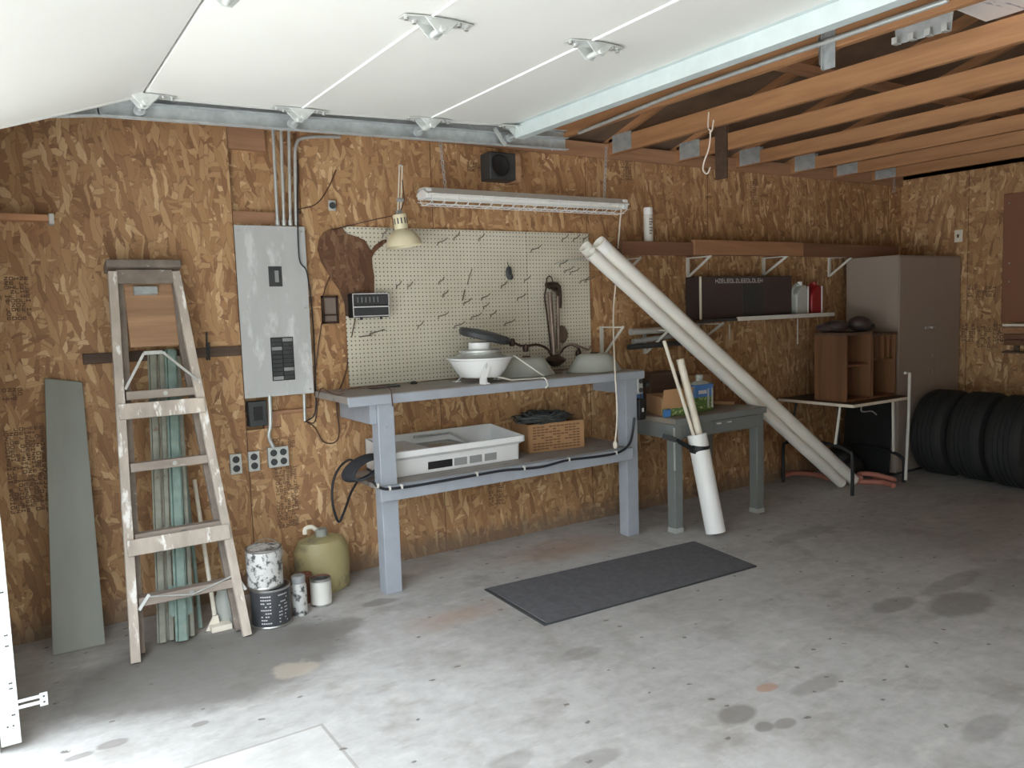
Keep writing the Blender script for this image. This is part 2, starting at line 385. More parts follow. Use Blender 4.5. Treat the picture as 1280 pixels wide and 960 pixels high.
# pitched roof deck
ridge = 1.0
rf = MB()
rf.prism([(-.4, WY+.4, 2.62), (-.4, ridge, 3.72), (-.4, ridge, 3.78), (-.4, WY+.4, 2.68)], (XB+.8, 0, 0))
rf.prism([(-.4, -2.8, 2.60), (-.4, ridge, 3.72), (-.4, ridge, 3.78), (-.4, -2.8, 2.66)], (XB+.8, 0, 0))
struct(rf.build('ceiling', 'deck', smooth=False, origin=(0, 0, 0)))
gb = MB()
for x in (-.24, XB): gb.prism([(x, WY+.3, 2.66), (x, ridge, 3.72), (x, -2.7, 2.64)], (.1, 0, 0))
struct(gb.build('wall_gable', 'deck', smooth=False, origin=(0, 0, 0)))
struct(MB().box((-.2, WY-.02, 2.60), (XB, WY+.1, 2.70)).build('trim_2', 'lumber_x', smooth=False, origin=(0, 0, 0)))
# joists of the roof trusses, one object each
JX = [.65, 1.26, 1.87, 2.48, 3.13, 3.80, 4.46, 5.12, 5.80, 6.38, 6.95]
for i, x in enumerate(JX):
    h = .115 if x < 5 else .10
    jo = thing('ceiling_joist', (x, 1, 2.62), '', 'joist'); del jo['label'], jo['category']; struct(jo)
    MB().box((x-.019, -2.4, 2.62), (x+.019, WY-.02, 2.62+h)).build('bottom_chord', 'lumber', jo, bevel=.003)
    c = MB(); c.bar((x, WY+.1, 2.715), (x, ridge, 3.68), .038, .09); c.bar((x, -2.45, 2.70), (x, ridge, 3.68), .038, .09); c.build('top_chord', 'lumber', jo)
    c = MB(); c.bar((x, .4, 2.72), (x, ridge, 3.6), .038, .09)
    c.build('web', 'lumber', jo)
    c = MB()
    for dx in (-.021, .0195): c.box((x+dx, WY-.26, 2.628), (x+dx+.0015, WY-.06, 2.75))
    c.build('nail_plate', 'galv', jo, smooth=False)
for y, z in ((3.2, 2.94), (2.45, 3.17), (1.6, 3.44)):
    struct(MB().box((2.5, y-.045, z-.02), (XB-.05, y+.045, z+.018)).build('ceiling_purlin', 'lumber_x', origin=(0, 0, 0)))
# sheathing grade stamps: small printed strokes on the boards
def stamp(m, o, u, v, cols, rows, cw, rh):
    o, u, v = V(o), V(u), V(v)
    for r in range(rows):
        for c in range(cols):
            if random.random() < .12: continue
            b = o+u*(c*cw)+v*(-r*rh)
            st = random.choice(['h', 'b', 'o', 'l', 'z'])
            w_, h_ = cw*.7, rh*.62; e = min(cw, rh)*.09
            segs = {'h': [((0, 0), (0, 1)), ((1, 0), (1, 1)), ((0, .5), (1, .5))], 'b': [((0, 0), (0, 1)), ((0, 1), (1, 1)), ((0, .5), (1, .5)), ((0, 0), (1, 0))],
                    'o': [((0, 0), (0, 1)), ((1, 0), (1, 1)), ((0, 0), (1, 0)), ((0, 1), (1, 1))], 'l': [((0, 0), (0, 1)), ((0, 0), (1, 0))], 'z': [((0, 1), (1, 1)), ((1, 1), (0, 0)), ((0, 0), (1, 0))]}[st]
            for p, q in segs:
                a = b+u*(p[0]*w_)+v*(p[1]*h_); d = b+u*(q[0]*w_)+v*(q[1]*h_); t_ = (d-a).normalized(); nn = u.cross(v).normalized(); sd = t_.cross(nn)*e
                m.poly([a-sd, d-sd, d+sd, a+sd])
sm = MB(); yo = WY-.0012
for px, py, c, r in ((344, 588, 6, 17), (584, 205, 5, 3), (776, 195, 5, 9), (938, 225, 4, 10), (3, 490, 4, 3), (5, 540, 8, 20), (5, 350, 5, 10), (610, 590, 6, 12), (766, 335, 5, 7), (342, 552, 6, 3)):
    stamp(sm, PY(px, py, yo), (1, 0, 0), (0, 0, 1), c, r, .021, .021)
struct(sm.build('stamp_print', 'ink', wl, smooth=False))
sm = MB()
for px, py, c, r in ((1211, 362, 8, 3), (1203, 408, 4, 5), (1222, 410, 4, 6), (1242, 408, 4, 5)):
    stamp(sm, PX(px, py, XB-.0012), (0, -1, 0), (0, 0, 1), c, r, .03, .034)
struct(sm.build('stamp_print', 'ink', wb, smooth=False))
# ================================================================== GARAGE DOOR
gd = thing('garage_door', (1.1, 1, 2.4), 'white sectional overhead garage door rolled open overhead', 'garage door')
prof = [(.0, 2.215), (.54, 2.40), (1.14, 2.408), (1.735, 2.428), (2.285, 2.452)]
for (x0, z0), (x1, z1) in zip(prof, prof[1:]):
    d = V((x1-x0, 0, z1-z0)).normalized(); nrm = V((-d.z, 0, d.x))
    a, b = V((x0, -1.52, z0))+d*.004, V((x1, -1.52, z1))-d*.004
    s = MB(); s.prism([a, b, b+nrm*.045, a+nrm*.045], (0, 4.88, 0)); s.build('door_section', 'door', gd, smooth=False, bevel=.003)
    s = MB()
    for yy in (3.33, -1.52): s.prism([a-nrm*.003, b-nrm*.003, b+nrm*.047, a+nrm*.047], (0, .001, 0)) if 0 else s.hexa([V((a.x, yy, a.z))-nrm*.002, V((b.x, yy, b.z))-nrm*.002, V((b.x, yy+.032, b.z))-nrm*.002, V((a.x, yy+.032, a.z))-nrm*.002, V((a.x, yy, a.z))-nrm*.0005, V((b.x, yy, b.z))-nrm*.0005, V((b.x, yy+.032, b.z))-nrm*.0005, V((a.x, yy+.032, a.z))-nrm*.0005])
    s.build('end_stile', 'door', gd, smooth=False)
sl = MB()
for (x1, z1) in prof[2:4]: sl.tube([(x1, -1.5, z1-.001), (x1, 3.35, z1-.001)], .0045, 6)
sl.build('seam_light', 'white', gd)  # white lines stand in for daylight showing through the section gaps
# stiffening strut near the top edge
st = MB()
for (xa, za), (xb, zb) in (((2.20, 2.4485), (2.225, 2.4485)), ((2.225, 2.4485), (2.225, 2.388)), ((2.225, 2.388), (2.275, 2.388)), ((2.275, 2.388), (2.275, 2.452))):
    st.box((xa-.001, -1.5, za-.001), (xb+.001, 3.34, zb+.001))
st.build('strut', 'galv_strut', gd, smooth=False)
def hinge(c, tilt=.02):
    c = V(c); s = MB()
    out = [(-.115, .0), (-.105, -.012), (-.05, -.014), (-.028, -.03), (-.012, -.055), (.012, -.055), (.028, -.03), (.05, -.014), (.105, -.012), (.115, 0), (.05, .012), (-.05, .012)]
    # leaf plate flat under the section
    s.prism([c+V((x, -.034 if abs(x) < .09 else -.02, .0+tilt*x)) for x in (-.115, -.04, .04, .115)]+[c+V((x, .034 if abs(x) < .09 else .02, tilt*x)) for x in (.115, .04, -.04, -.115)], (0, 0, -.003))
    for yy in (-.03, .028): s.prism([c+V((-.055, yy, -.002)), c+V((-.014, yy, -.044)), c+V((.014, yy, -.044)), c+V((.055, yy, -.002))], (0, .003, 0))
    s.cyl(c+V((0, -.04, -.030)), c+V((0, .04, -.030)), .010, 12)
    h = s.build('hinge', 'galv_l', gd, bevel=.0008)
    b = MB()
    for x, y in ((-.10, 0), (.10, 0), (-.065, .018), (.065, -.018)): b.cyl(c+V((x, y, -.012)), c+V((x, y, 0)), .007, 8)
    b.build('bolt', 'steel', h)
for (x1, z1) in prof[1:4]:
    for y in (2.155, .95, -.28): hinge((x1+.03, y, z1-.003))
for i, (x1, z1) in enumerate(prof[1:4]+[(2.24, 2.44)]):
    hinge((x1, 3.315, z1-.003))
    s = MB(); s.cyl((x1, 3.30, z1-.035), (x1, 3.43, z1-.035), .006, 8); s.cyl((x1, 3.415, z1-.035), (x1, 3.435, z1-.035), .021, 16); s.build('roller', 'galv', gd)
# hanging track
tr = thing('door_track', (.4, 3.44, 2.3), 'galvanised steel track beside the open overhead door along the upper wall', 'track')
def chan(path, name):
    s = MB()
    for off, sz in ((0, (.003, .062)), (.029, (.035, .003)), (-.029, (.035, .003))):
        for p, q in zip(path, path[1:]):
            p, q = V(p), V(q); d = (q-p).normalized(); n = V((-d.z, 0, d.x))
            if sz[0] < .01: s.obox((p+q)/2+V((0, .018, 0)), ((q-p).length+.004, .003, .062), d, (0, 1, 0))
            else: s.obox((p+q)/2+n*off, ((q-p).length+.004, .035, .003), d, (0, 1, 0))
    return s.build(name, 'galv', tr, smooth=False)
hor = [(.30, 3.445, 2.353), (.40, 3.445, 2.365), (2.62, 3.445, 2.412)]
chan(hor, 'horizontal_rail')
s = MB(); s.bar((.30, 3.475, 2.395), (2.62, 3.475, 2.452), .003, .055); s.bar((.30, 3.455, 2.423), (2.62, 3.455, 2.480), .035, .003); s.build('rail_angle', 'galv', tr, smooth=False)
s = MB()
for p, q in zip(arc([(-.07, 3.445, 1.98), (-.055, 3.445, 2.14), (.02, 3.445, 2.26), (.14, 3.445, 2.33), (.30, 3.445, 2.353)], 4), arc([(-.07, 3.445, 1.98), (-.055, 3.445, 2.14), (.02, 3.445, 2.26), (.14, 3.445, 2.33), (.30, 3.445, 2.353)], 4)[1:]):
    s.bar(p+V((0, .018, 0)), q+V((0, .018, 0)), .003, .062)
s.build('curved_rail', 'galv', tr, smooth=False)
vt = MB(); vt.box((-.095, 3.35, .03), (-.032, 3.353, 2.0)); vt.box((-.095, 3.353, .03), (-.092, 3.40, 2.0))
vr = vt.build('vertical_angle', 'galv_l', tr, smooth=False)
for z in (.10, .14, .24, .26, .40, .44, .6): 
    for x in (-.052, -.046 if z != .10 else -.070): MB().cyl((x, 3.3495, z), (x, 3.3502, z), .0035, 8).build('bolt_hole', 'darkgrey', vr)
br = MB(); br.box((-.035, 3.352, .155), (.058, 3.355, .168)); br.box((-.035, 3.352, .178), (.05, 3.355, .190)); br.box((.036, 3.350, .146), (.062, 3.353, .196)); bb = br.build('jamb_bracket', 'galv_l', tr, smooth=False)
for z in (.160, .182): MB().cyl((.05, 3.3492, z), (.05, 3.3502, z), .004, 8).build('bolt_hole', 'darkgrey', bb)
s = MB(); s.bar(PY(632, 182, 3.42), PY(618, 160, 3.42), .022, .004, (0, 1, 0)); s.build('hanger_strap', 'galv_l', tr, smooth=False)
s = MB(); s.bar(PY(703, 165, 3.50), PY(688, 186, 3.50), .03, .003, (0, 1, 0)); s.build('hanger_strap', 'galv_l', tr, smooth=False)
struct(MB().box((-.14, 3.37, 0), (-.10, 3.46, 2.16)).build('trim_3', 'whitep', smooth=False, origin=(0, 0, 0)))
# ledge in the front corner
lg = thing('wall_ledge', (.14, 4.45, 2.03), 'tan wooden ledge with a white end cap at the corner left of the ladder', 'ledge')
MB().box((-.1, 4.42, 2.045), (.262, 4.5, 2.075)).build('board', 'tan', lg, bevel=.003)
MB().box((.262, 4.415, 2.03), (.285, 4.5, 2.08)).build('end_cap', 'whitep', lg, bevel=.003)
# ================================================================== JOIST HARDWARE
tag(MB().tube([PX(1185, 0, 3.06), PX(960, 77, 3.06), PX(845, 117, 3.06), (3.06, 3.9, 2.60)], .011, 10).build('conduit_pipe', 'galv_l'), 'long thin conduit running along the joist behind the raised door', 'conduit')
hk = thing('hook_strip', tuple(PX(1155, 40, 3.2)), 'galvanised plate with four bent hooks fixed by the ceiling joist', 'hook strip')
a, b, c, d = PX(1118, 30, 3.2), PX(1120, 56, 3.2), PX(1189, 38, 3.2), PX(1192, 10, 3.2)
MB().prism([a, b, c, d], (.003, 0, 0)).build('plate', 'galv', hk, smooth=False, bevel=.001)
for i in range(4):
    p = b.lerp(c, .05+.3*i)
    s = MB(); s.box(p+V((-.03, -.011, -.004)), p+V((.0, .011, -.001))); s.box(p+V((-.032, -.011, -.004)), p+V((-.029, .011, .022))); s.build('hook', 'galv_l', hk, smooth=False)
ab = thing('angle_bracket', tuple(PX(1036, 60, 3.1)), 'dark grey metal drop bracket hanging behind the door strut', 'bracket')
a, b = PX(1036, 38, 3.10), PX(1036, 86, 3.10)
s = MB(); s.box(a+V((0, -.03, 0)), b+V((.004, .03, 0))); s.box(a+V((-.02, .022, 0)), b+V((0, .026, .0))); s.build('strap', 'galv', ab, smooth=False, bevel=.001)
s = MB(); s.tube([a+V((-.015, .035, -.02)), a.lerp(b, .5)+V((-.02, .03, 0)), b+V((-.015, .03, .02))], .007, 8); s.build('rod', 'steel', ab)
s = MB(); y0 = PX(1195, 30, 3.5)
pl = [V((3.16, 1.86, 2.74)), V((3.16, .4, 2.74)), V((3.78, .4, 2.745)), V((3.78, 1.90, 2.745))]
tag(MB().prism(pl, (0, 0, .03)).build('insulation_board', 'foil', smooth=False), 'pale foil faced insulation board laid across the ceiling joists', 'board')
tag(MB().box((3.5, .5, 2.778), (4.0, 1.72, 2.80)).build('board_offcut', 'whitep', smooth=False), 'pale speckled sheet resting on the insulation board', 'board')
hp = [PX(886, 140, 3.78), PX(885, 158, 3.775), PX(888, 166, 3.77), PX(886, 185, 3.77), PX(880, 203, 3.77), PX(879, 213, 3.77), PX(884, 217, 3.77), PX(888, 209, 3.77)]
s = MB(); s.tube(arc(hp), .0045, 8); s.tube(arc([PX(892, 150, 3.778), PX(890, 162, 3.772), PX(887, 167, 3.77)]), .0045, 8)
tag(s.build('wire_hook', 'cordw'), 'pale bent wire hook hanging from a ceiling joist', 'hook')
s = MB(); p, q = PX(903, 158, 4.44), PX(903, 224, 4.44)
tag(MB().box(p+V((0, -.05, 0)), q+V((-.02, .05, 0))).build('hanging_board', 'darkwood', bevel=.002), 'short dark brown board hanging from the joist behind the wire hook', 'board')
# ================================================================== WALL ITEMS LEFT
tag(MB().prism([PZ(105, 812, 0)+V((-.13, 0, .004)), PZ(132, 806, 0)+V((0, .0, .004)), PY(103, 478, 4.47), PY(103, 478, 4.47)+V((-.16, 0, .03))], (0, .018, .004)).build('leaning_board', 'greyboard', smooth=False, bevel=.002), 'grey green weathered board leaning on the wall left of the ladder', 'board')
rs = thing('rack_strip', (.75, 4.49, 1.37), 'dark wooden strip fixed across the wall behind the ladder', 'strip')
MB().box((.362, 4.482, 1.35), (1.135, 4.4995, 1.402)).build('strip', 'darkwood', rs, bevel=.002)
for px in (259, 262): MB().cyl(PY(px, 450, 4.49), PY(px-1, 415 if px == 259 else 428, 4.46), .005, 8).build('peg', 'darkgrey', rs)
ep = thing('electrical_panel', (1.32, 4.46, 1.11), 'grey painted electrical breaker panel fixed to the wall', 'electrical panel')
ca = [PY(290, 283, 4.46), PY(305, 495, 4.46), PY(390, 490, 4.46), PY(377, 283, 4.46)]
x0, x1, z0, z1 = 1.128, 1.518, 1.112, 2.055
MB().box((x0+.02, 4.46, z0+.02), (x1-.02, 4.5, z1-.02)).build('body', 'galv', ep)
cv = MB().box((x0, 4.452, z0), (x1, 4.46, z1)).build('cover', 'panel', ep, bevel=.002)
for x in (x0+.022, x1-.022):
    for z in (z0+.025, z1-.03, 1.6): MB().cyl((x, 4.449, z), (x, 4.452, z), .006, 10).build('screw', 'steel', cv)
mb = MB().box((1.298, 4.449, 1.722), (1.372, 4.453, 1.833)).build('main_breaker', 'darkgrey', ep)
MB().box((1.330, 4.440, 1.745), (1.352, 4.449, 1.81)).build('switch', 'grey', mb, bevel=.002)
bk = MB().box((1.285, 4.449, 1.197), (1.412, 4.453, 1.440)).build('breaker_bank', 'black', ep)
for r in range(10):
    for c in range(2):
        x = 1.290+c*.062; z = 1.203+r*.0236
        s = MB(); s.box((x, 4.444, z), (x+.055, 4.449, z+.019)); s.box((x+(.036 if c else .006), 4.438, z+.005), (x+(.049 if c else .019), 4.444, z+.014)); s.build('breaker', 'darkgrey' if (r*3+c) % 7 else 'grey', bk, smooth=False)
for i, (pt, pb) in enumerate((((341, 160), (347, 282)), ((351, 160), (355, 282)), ((361, 164), (363, 282)))):
    s = MB(); q, p = PY(*pt, 4.47), PY(*pb, 4.47); s.cyl(p, q, .009, 14)
    s.cyl(p, p+V((0, 0, .03)), .013, 14)
    tag(s.build('conduit', 'galv_l'), ['leftmost vertical metal conduit above the electrical panel', 'second straight metal conduit above the electrical panel', 'third metal conduit above the electrical panel, beside the bent one'][i], 'conduit', 'conduits above the breaker panel')
s = MB(); s.tube(arc([PY(370, 282, 4.47), PY(369, 200, 4.47), PY(370, 183, 4.47), PY(375, 174, 4.47), PY(392, 171, 4.47), PY(425, 171, 4.47)]), .010, 12)
tag(s.build('conduit', 'galv_l'), 'bent metal conduit turning right under the door track', 'conduit', 'conduits above the breaker panel')
jb = thing('junction_box', (1.2, 4.5, .95), 'black square junction box below the electrical panel', 'junction box')
MB().box((1.15, 4.475, .95), (1.25, 4.53, 1.09)).build('body', 'darkgrey', jb, bevel=.004)
MB().box((1.175, 4.468, .985), (1.225, 4.475, 1.06)).build('cover', 'black', jb, bevel=.003)
s = MB(); s.tube(arc([PY(337, 494, 4.46), PY(338, 530, 4.455), PY(336, 545, 4.46), PY(342, 560, 4.465)]), .0115, 12)
tag(s.build('conduit', 'galv_l'), 'short metal conduit running from the breaker panel down to the four socket box', 'conduit')
tag(MB().cyl(PY(380, 490, 4.475), PY(381, 526, 4.475), .009, 12).build('conduit', 'galv_l'), 'short conduit stub under the right corner of the breaker panel', 'conduit')
def outlet(c, w, h, sockets, label, group=None):
    c = V(c); o = thing('wall_outlet', tuple(c), label, 'outlet', group)
    MB().box(c+V((-w/2+.004, -.002, -h/2+.004)), V((c.x+w/2-.004, WY, c.z+h/2-.004))).build('box', 'galv', o, bevel=.002)
    MB().box(c+V((-w/2, -.006, -h/2)), c+V((w/2, -.002, h/2))).build('plate', 'galv_l', o, bevel=.003)
    for sx, sz in sockets: MB().cyl(c+V((sx, -.010, sz)), c+V((sx, -.006, sz)), .019, 16).build('socket', 'darkgrey', o)
outlet(PY(295, 580, 4.47), .062, .112, [(0, .025), (0, -.025)], 'leftmost grey two socket outlet on the wall', 'wall outlets')
outlet(PY(317.5, 576.5, 4.47), .062, .112, [(0, .025), (0, -.025)], 'middle grey two socket outlet, beside the four socket box', 'wall outlets')
outlet(PY(348, 571, 4.46), .115, .115, [(-.027, .026), (.027, .026), (-.027, -.026), (.027, -.026)], 'square grey four socket outlet box on the wall', 'wall outlets')
outlet(PY(415, 257, 4.485), .045, .06, [(0, 0)], 'small white outlet high on the wall right of the conduits')
fr = thing('wall_frame', tuple(PY(413, 404, 4.49)), 'small dark brown frame with grey panes between the electrical panel and the pegboard', 'frame')
a, b = PY(402, 370, 4.48), PY(424, 404, 4.48)
s = MB()
for p, q in (((a.x, b.z), (a.x+.012, a.z)), ((b.x-.012, b.z), (b.x, a.z)), ((a.x, b.z), (b.x, b.z+.012)), ((a.x, a.z-.012), (b.x, a.z)), ((a.x, b.z+.045), (b.x, b.z+.053))): s.box((p[0], 4.475, p[1]), (q[0], 4.4995, q[1]))
s.build('frame', 'bronze', fr)
MB().box((a.x+.01, 4.488, b.z+.01), (b.x-.01, 4.498, a.z-.01)).build('panel', 'gdark', fr)
# cables on the wall
def cable(name, px, r, m, label, cat='cable', Y=4.488, top=None):
    pts = [PY(p[0], p[1], p[2] if len(p) > 2 else Y) for p in px]
    if top:
        for p in pts:
            if p.x > 1.46 and 3.96 < p.y < 4.474: p.z = max(p.z, top)
    return tag(MB().tube(arc(pts), r, 7).build(name, m), label, cat)
cable('wall_cable', [(372, 200), (372, 255, 4.445), (374, 322, 4.44), (384, 342, 4.445), (391, 400), (394, 470), (394, 515), (382, 527)], .004, 'cable', 'black cable hanging down along the right side of the electrical panel')
cable('lamp_cord', [(372, 262), (395, 255), (410, 235), (420, 212)], .003, 'cablebrown', 'thin dark cord looping from the conduits up to the small white outlet')
cable('bench_cord', [(381, 527), (394, 526), (402, 522, 4.38), (414, 507, 4.15), (424, 495, 4.06), (434, 487, 4.05), (452, 485, 4.05), (470, 484, 3.99), (487, 486, 3.953), (491, 508, 3.953)], .0035, 'cablebrown', 'brown cord draped from the wall stub over the left end of the workbench', top=1.132)
cable('radio_wire', [(444, 398, 4.45), (438, 430), (432, 466), (421, 500), (424, 540), (418, 553), (404, 552), (394, 535), (384, 528)], .0035, 'cablebrown', 'dark radio cord hanging down past the bench end')
cable('short_cord', [(412, 346, 4.48), (406, 362, 4.47), (404, 372, 4.465)], .003, 'cablebrown', 'short dark cord above the small brown frame')
cable('drop_cord', [(402, 404), (397, 440), (394, 470), (393, 495)], .003, 'cablebrown', 'thin dark cord below the small brown frame')
# ================================================================== LADDER
UP = V((0, .48, 1.86)).normalized(); NL = V((0, -1.86, .48)).normalized()
def LP(x, z, n=0.): return V((x, 3.9+.48*z/1.86, z))+NL*n
ld = thing('step_ladder', (.68, 3.95, 0), 'paint splashed wooden step ladder folded and leaning on the wall', 'ladder')
s = MB(); s.bar(LP(.425, .005), LP(.510, 1.80), .042, .032, NL); s.build('leg', 'ladderwood', ld, bevel=.003)
s = MB(); s.bar(LP(.925, .005), LP(.800, 1.80), .042, .032, NL); s.build('leg', 'ladderwood', ld, bevel=.003)
off = -.085
s = MB(); s.bar(LP(.452, .03, off), LP(.545, 1.80, off+.02), .05, .03, NL); s.build('rear_leg', 'ladderdark', ld, bevel=.003)
s = MB(); s.bar(LP(.915, .03, off), LP(.785, 1.80, off+.02), .05, .03, NL); s.build('rear_leg', 'ladderdark', ld, bevel=.003)
s = MB(); s.obox(LP(.655, 1.835, -.03), (.345, .12, .038), (1, 0, 0), NL); s.build('top_cap', 'ladderdark', ld, bevel=.004)
s = MB(); s.obox(LP(.655, 1.775, .0), (.26, .02, .07), (1, 0, 0), NL); s.build('header', 'ladderdark', ld, bevel=.003)
def xl(z): return .425+(.085)*z/1.8
def xr(z): return .925-(.125)*z/1.8
for z0_, z1_ in ((1.085, 1.16), (.465, .54)):
    zc = (z0_+z1_)/2
    s = MB(); s.obox(LP((xl(zc)+xr(zc))/2, zc, .022), (xr(zc)-xl(zc)+.02, .016, z1_-z0_), (1, 0, 0), NL); s.build('crossbar', 'ladderwood', ld, bevel=.003)
for z_ in (1.205, .868, .545, .262):
    s = MB(); c = LP((xl(z_)+xr(z_))/2+.005, z_, -.042)
    s.obox(c, (xr(z_)-xl(z_)-.045, .075, .042), (1, 0, 0), (0, 1, -.10)); st_ = s.build('step', 'ladderstep', ld, bevel=.003)
    MB().cyl(c+V((.02, -.042, .004)), c+V((.02, -.036, .004)), .011, 10).build('bolt', 'steel', st_)
ps = MB(); ps.obox(LP(.672, 1.60, -.055), (.225, .014, .33), (1, 0, 0), NL); pp = ps.build('pail_shelf', 'plywood', ld, bevel=.002)
s = MB(); s.obox(LP(.655, 1.715, -.035), (.11, .03, .04), (1, 0, 0), NL); s.build('clasp', 'galv', pp, bevel=.003)
s = MB(); a, b, c, d = LP(.505, 1.225, .03), LP(.605, 1.392, .03), LP(.690, 1.392, .03), LP(.835, 1.245, .03)
s.bar(a, b, .012, .004, NL); s.bar(c, d, .012, .004, NL); s.bar(b, c, .018, .005, NL); s.build('spreader', 'steel', ld)
s = MB()
for p, q in (((.462, .225), (.512, .285)), ((.905, .30), (.945, .215))): s.bar(LP(p[0], p[1], .0), LP(q[0], q[1], .0), .014, .004, NL)
s.tube([LP(.512, .275, .0), LP(.70, .245, .0), LP(.905, .295, .0)], .004, 6); s.build('truss_rod', 'galv_l', ld)
# fence posts behind the ladder
posts = [((203, 814), (190, 441), 'greypost', 'weathered grey metal post, leftmost of the posts behind the ladder', .022),
         ((214, 811), (201, 440), 'greypost', 'second slim metal post from the left behind the ladder', .016),
         ((228, 812), (213, 438), 'greenpost', 'wide pale green metal fence post with a spade plate behind the ladder', .030),
         ((240, 806), (222, 446), 'greypost', 'slim weathered post just right of the wide green fence post', .014),
         ((251, 796), (229, 566), 'greenpost', 'short thin dark green stake leaning right of the green posts', .010),
         ((271, 795), (243, 600), 'cream', 'thin pale wooden handle leaning at the right of the post bundle', .011)]
for i, (pb, ptp, m, lab, r) in enumerate(posts):
    b = PZ(pb[0], pb[1]-8, 0); tpt = PY(*ptp, 4.41+.012*i)
    d = (tpt-b).normalized(); b = b+d*.012; sd = V((1, 0, 0)); sd = (sd-d*d.dot(sd)).normalized(); nn = d.cross(sd)
    po = thing('fence_post', tuple(b), lab, 'post', 'posts and stakes behind the ladder')
    s = MB()
    if m == 'cream': s.cyl(b, tpt, r)
    else:
        s.prism([b+sd*x+nn*y for x, y in ((-r, 0), (-r*.6, 0), (-r*.5, -r*.7), (r*.5, -r*.7), (r*.6, 0), (r, 0), (r, -.003), (r*.7, -.003), (r*.6, -r*.8-.003), (-r*.6, -r*.8-.003), (-r*.7, -.003), (-r, -.003))], tpt-b)
    s.build('shaft', m, po)
    if i == 2:
        c = b+d*.19
        q = [c+sd*x+d*y+nn*.004 for x, y in ((-.052, .075), (-.052, -.06), (-.036, -.075), (-.022, -.06), (-.02, 0), (.02, 0), (.022, -.06), (.036, -.075), (.052, -.06), (.052, .075))]
        MB().prism(q, nn*.004).build('spade_plate', 'greenpost', po)
    if i == 5: MB().prism([b+V((-.05, .0, -.01)), b+V((.02, 0, -.01)), b+V((.012, .0, .06)), b+V((-.012, 0, .06))], (0, .01, 0)).build('blade', 'cream', po)
s = MB(); c = PZ(287, 782, 0); s.lathe([(.045, 0), (.05, .01), (.05, .14), (.04, .16), (.042, .185)], c+V((0, .05, .001)), n=24)
tag(s.build('glass_jar', 'frost'), 'cloudy glass jar on the floor behind the right ladder leg', 'jar')
s = MB(); c = PZ(288, 790, 0); s.box(c+V((-.08, .03, .001)), c+V((.02, .10, .03))); tag(s.build('wood_block', 'cream', bevel=.004), 'small pale wood block on the floor beside the right ladder leg', 'block')
# ================================================================== TINS AND JUG
def tin(c, r, h, body, label, rimm='steel', lid='darkgrey', handle=False, open_=False):
    c = V(c); o = thing('paint_can', tuple(c), label, 'paint can')
    MB().lathe([(r*.98, 0), (r, .008), (r, h-.008), (r*.98, h)], c, n=36).build('body', body, o)
    s = MB(); s.lathe([(r, .0), (r*1.02, .003), (r*1.02, .010), (r, .014)], c, n=36, cap0=False, cap1=False); s.build('bottom_rim', rimm, o)
    s = MB(); s.lathe([(r*1.0, h-.012), (r*1.03, h-.008), (r*1.03, h), (r*.9, h), (r*.9, h-.008)], c, n=36, cap0=False, cap1=False); s.build('rim', rimm, o)
    MB().lathe([(r*.9, h-.012), (r*.9, h-.006)], c, n=36).build('lid', lid, o)
    if handle:
        s = MB(); pts = [c+V((math.cos(a)*r*1.05, -.02-.0*a, h*.72+math.sin(a)*r*1.15)) for a in [PI*i/16 for i in range(17)]]
        s.tube(pts, .0025, 6); s.build('handle', 'steel', o)
    return o
cc = V((1.075, 4.0, 0))
o = tin(cc, .098, .20, 'blackcan', 'dark paint can with pale lettering on the floor by the ladder, under the splashed can')
s = MB()
for r in range(9):
    for k, a0 in enumerate((-2.35, -1.45)):
        for j in range(5):
            if random.random() < .25: continue
            a = a0+j*.11; z = .03+r*.017
            pa = [cc+V((math.cos(a+da)*.0988, math.sin(a+da)*.0988, z+dz)) for da, dz in ((0, 0), (.085, 0), (.085, .006), (0, .006))]; s.poly(pa)
s.build('label_print', 'inkw', o, smooth=False)
tin(cc+V((-.02, .0, .201)), .088, .20, 'paintcan', 'white paint splashed can with a wire handle, stacked on the dark paint can', handle=True)
c = PZ(378, 770, 0)+V((0, .035, 0)); o = thing('spray_can', tuple(c), 'white spotted spray can on the floor right of the stacked paint cans', 'spray can')
MB().lathe([(.038, 0), (.04, .006), (.04, .155), (.034, .17)], c, n=28).build('body', 'paintcan', o)
MB().lathe([(.034, .17), (.036, .172), (.036, .205), (.030, .21)], c, n=24).build('cap', 'grey', o)
c = PZ(390, 755, 0)+V((-.012, .055, 0)); tag(MB().lathe([(.036, 0), (.036, .16), (.034, .16), (.034, .15)], c, n=24).build('tin_tube', 'rust'), 'narrow reddish tin behind the spotted spray can', 'tin')
c = PZ(407, 759, 0)+V((0, .06, 0)); o = thing('open_tin', tuple(c), 'open tin with a white label and rusty inside, in front of the yellow jug', 'tin')
MB().lathe([(.052, .14), (.052, .004), (.055, 0), (.056, .15), (.053, .15), (.053, .02), (.001, .02)], c, n=30, cap0=False).build('body', 'steel', o)
MB().lathe([(.0565, .012), (.0568, .135)], c, n=30, cap0=False, cap1=False).build('label', 'whitep', o)
MB().lathe([(.0525, .021), (.0525, .148)], c, n=30, cap0=False, cap1=False).build('lining', 'rust', o)
c = V((1.47, 4.34, 0)); o = thing('fuel_jug', tuple(c), 'large yellowed plastic fuel jug on the floor by the wall', 'jug')
s = MB(); s.lathe([(.14, 0), (.155, .02), (.158, .12), (.155, .23), (.13, .285), (.08, .305), (.04, .31)], c, n=36, sy=.78); s.build('body', 'jug', o)
MB().lathe([(.034, .30), (.034, .345), (.030, .35)], c+V((.0, -.01, 0)), n=20).build('cap', 'greyboard', o)
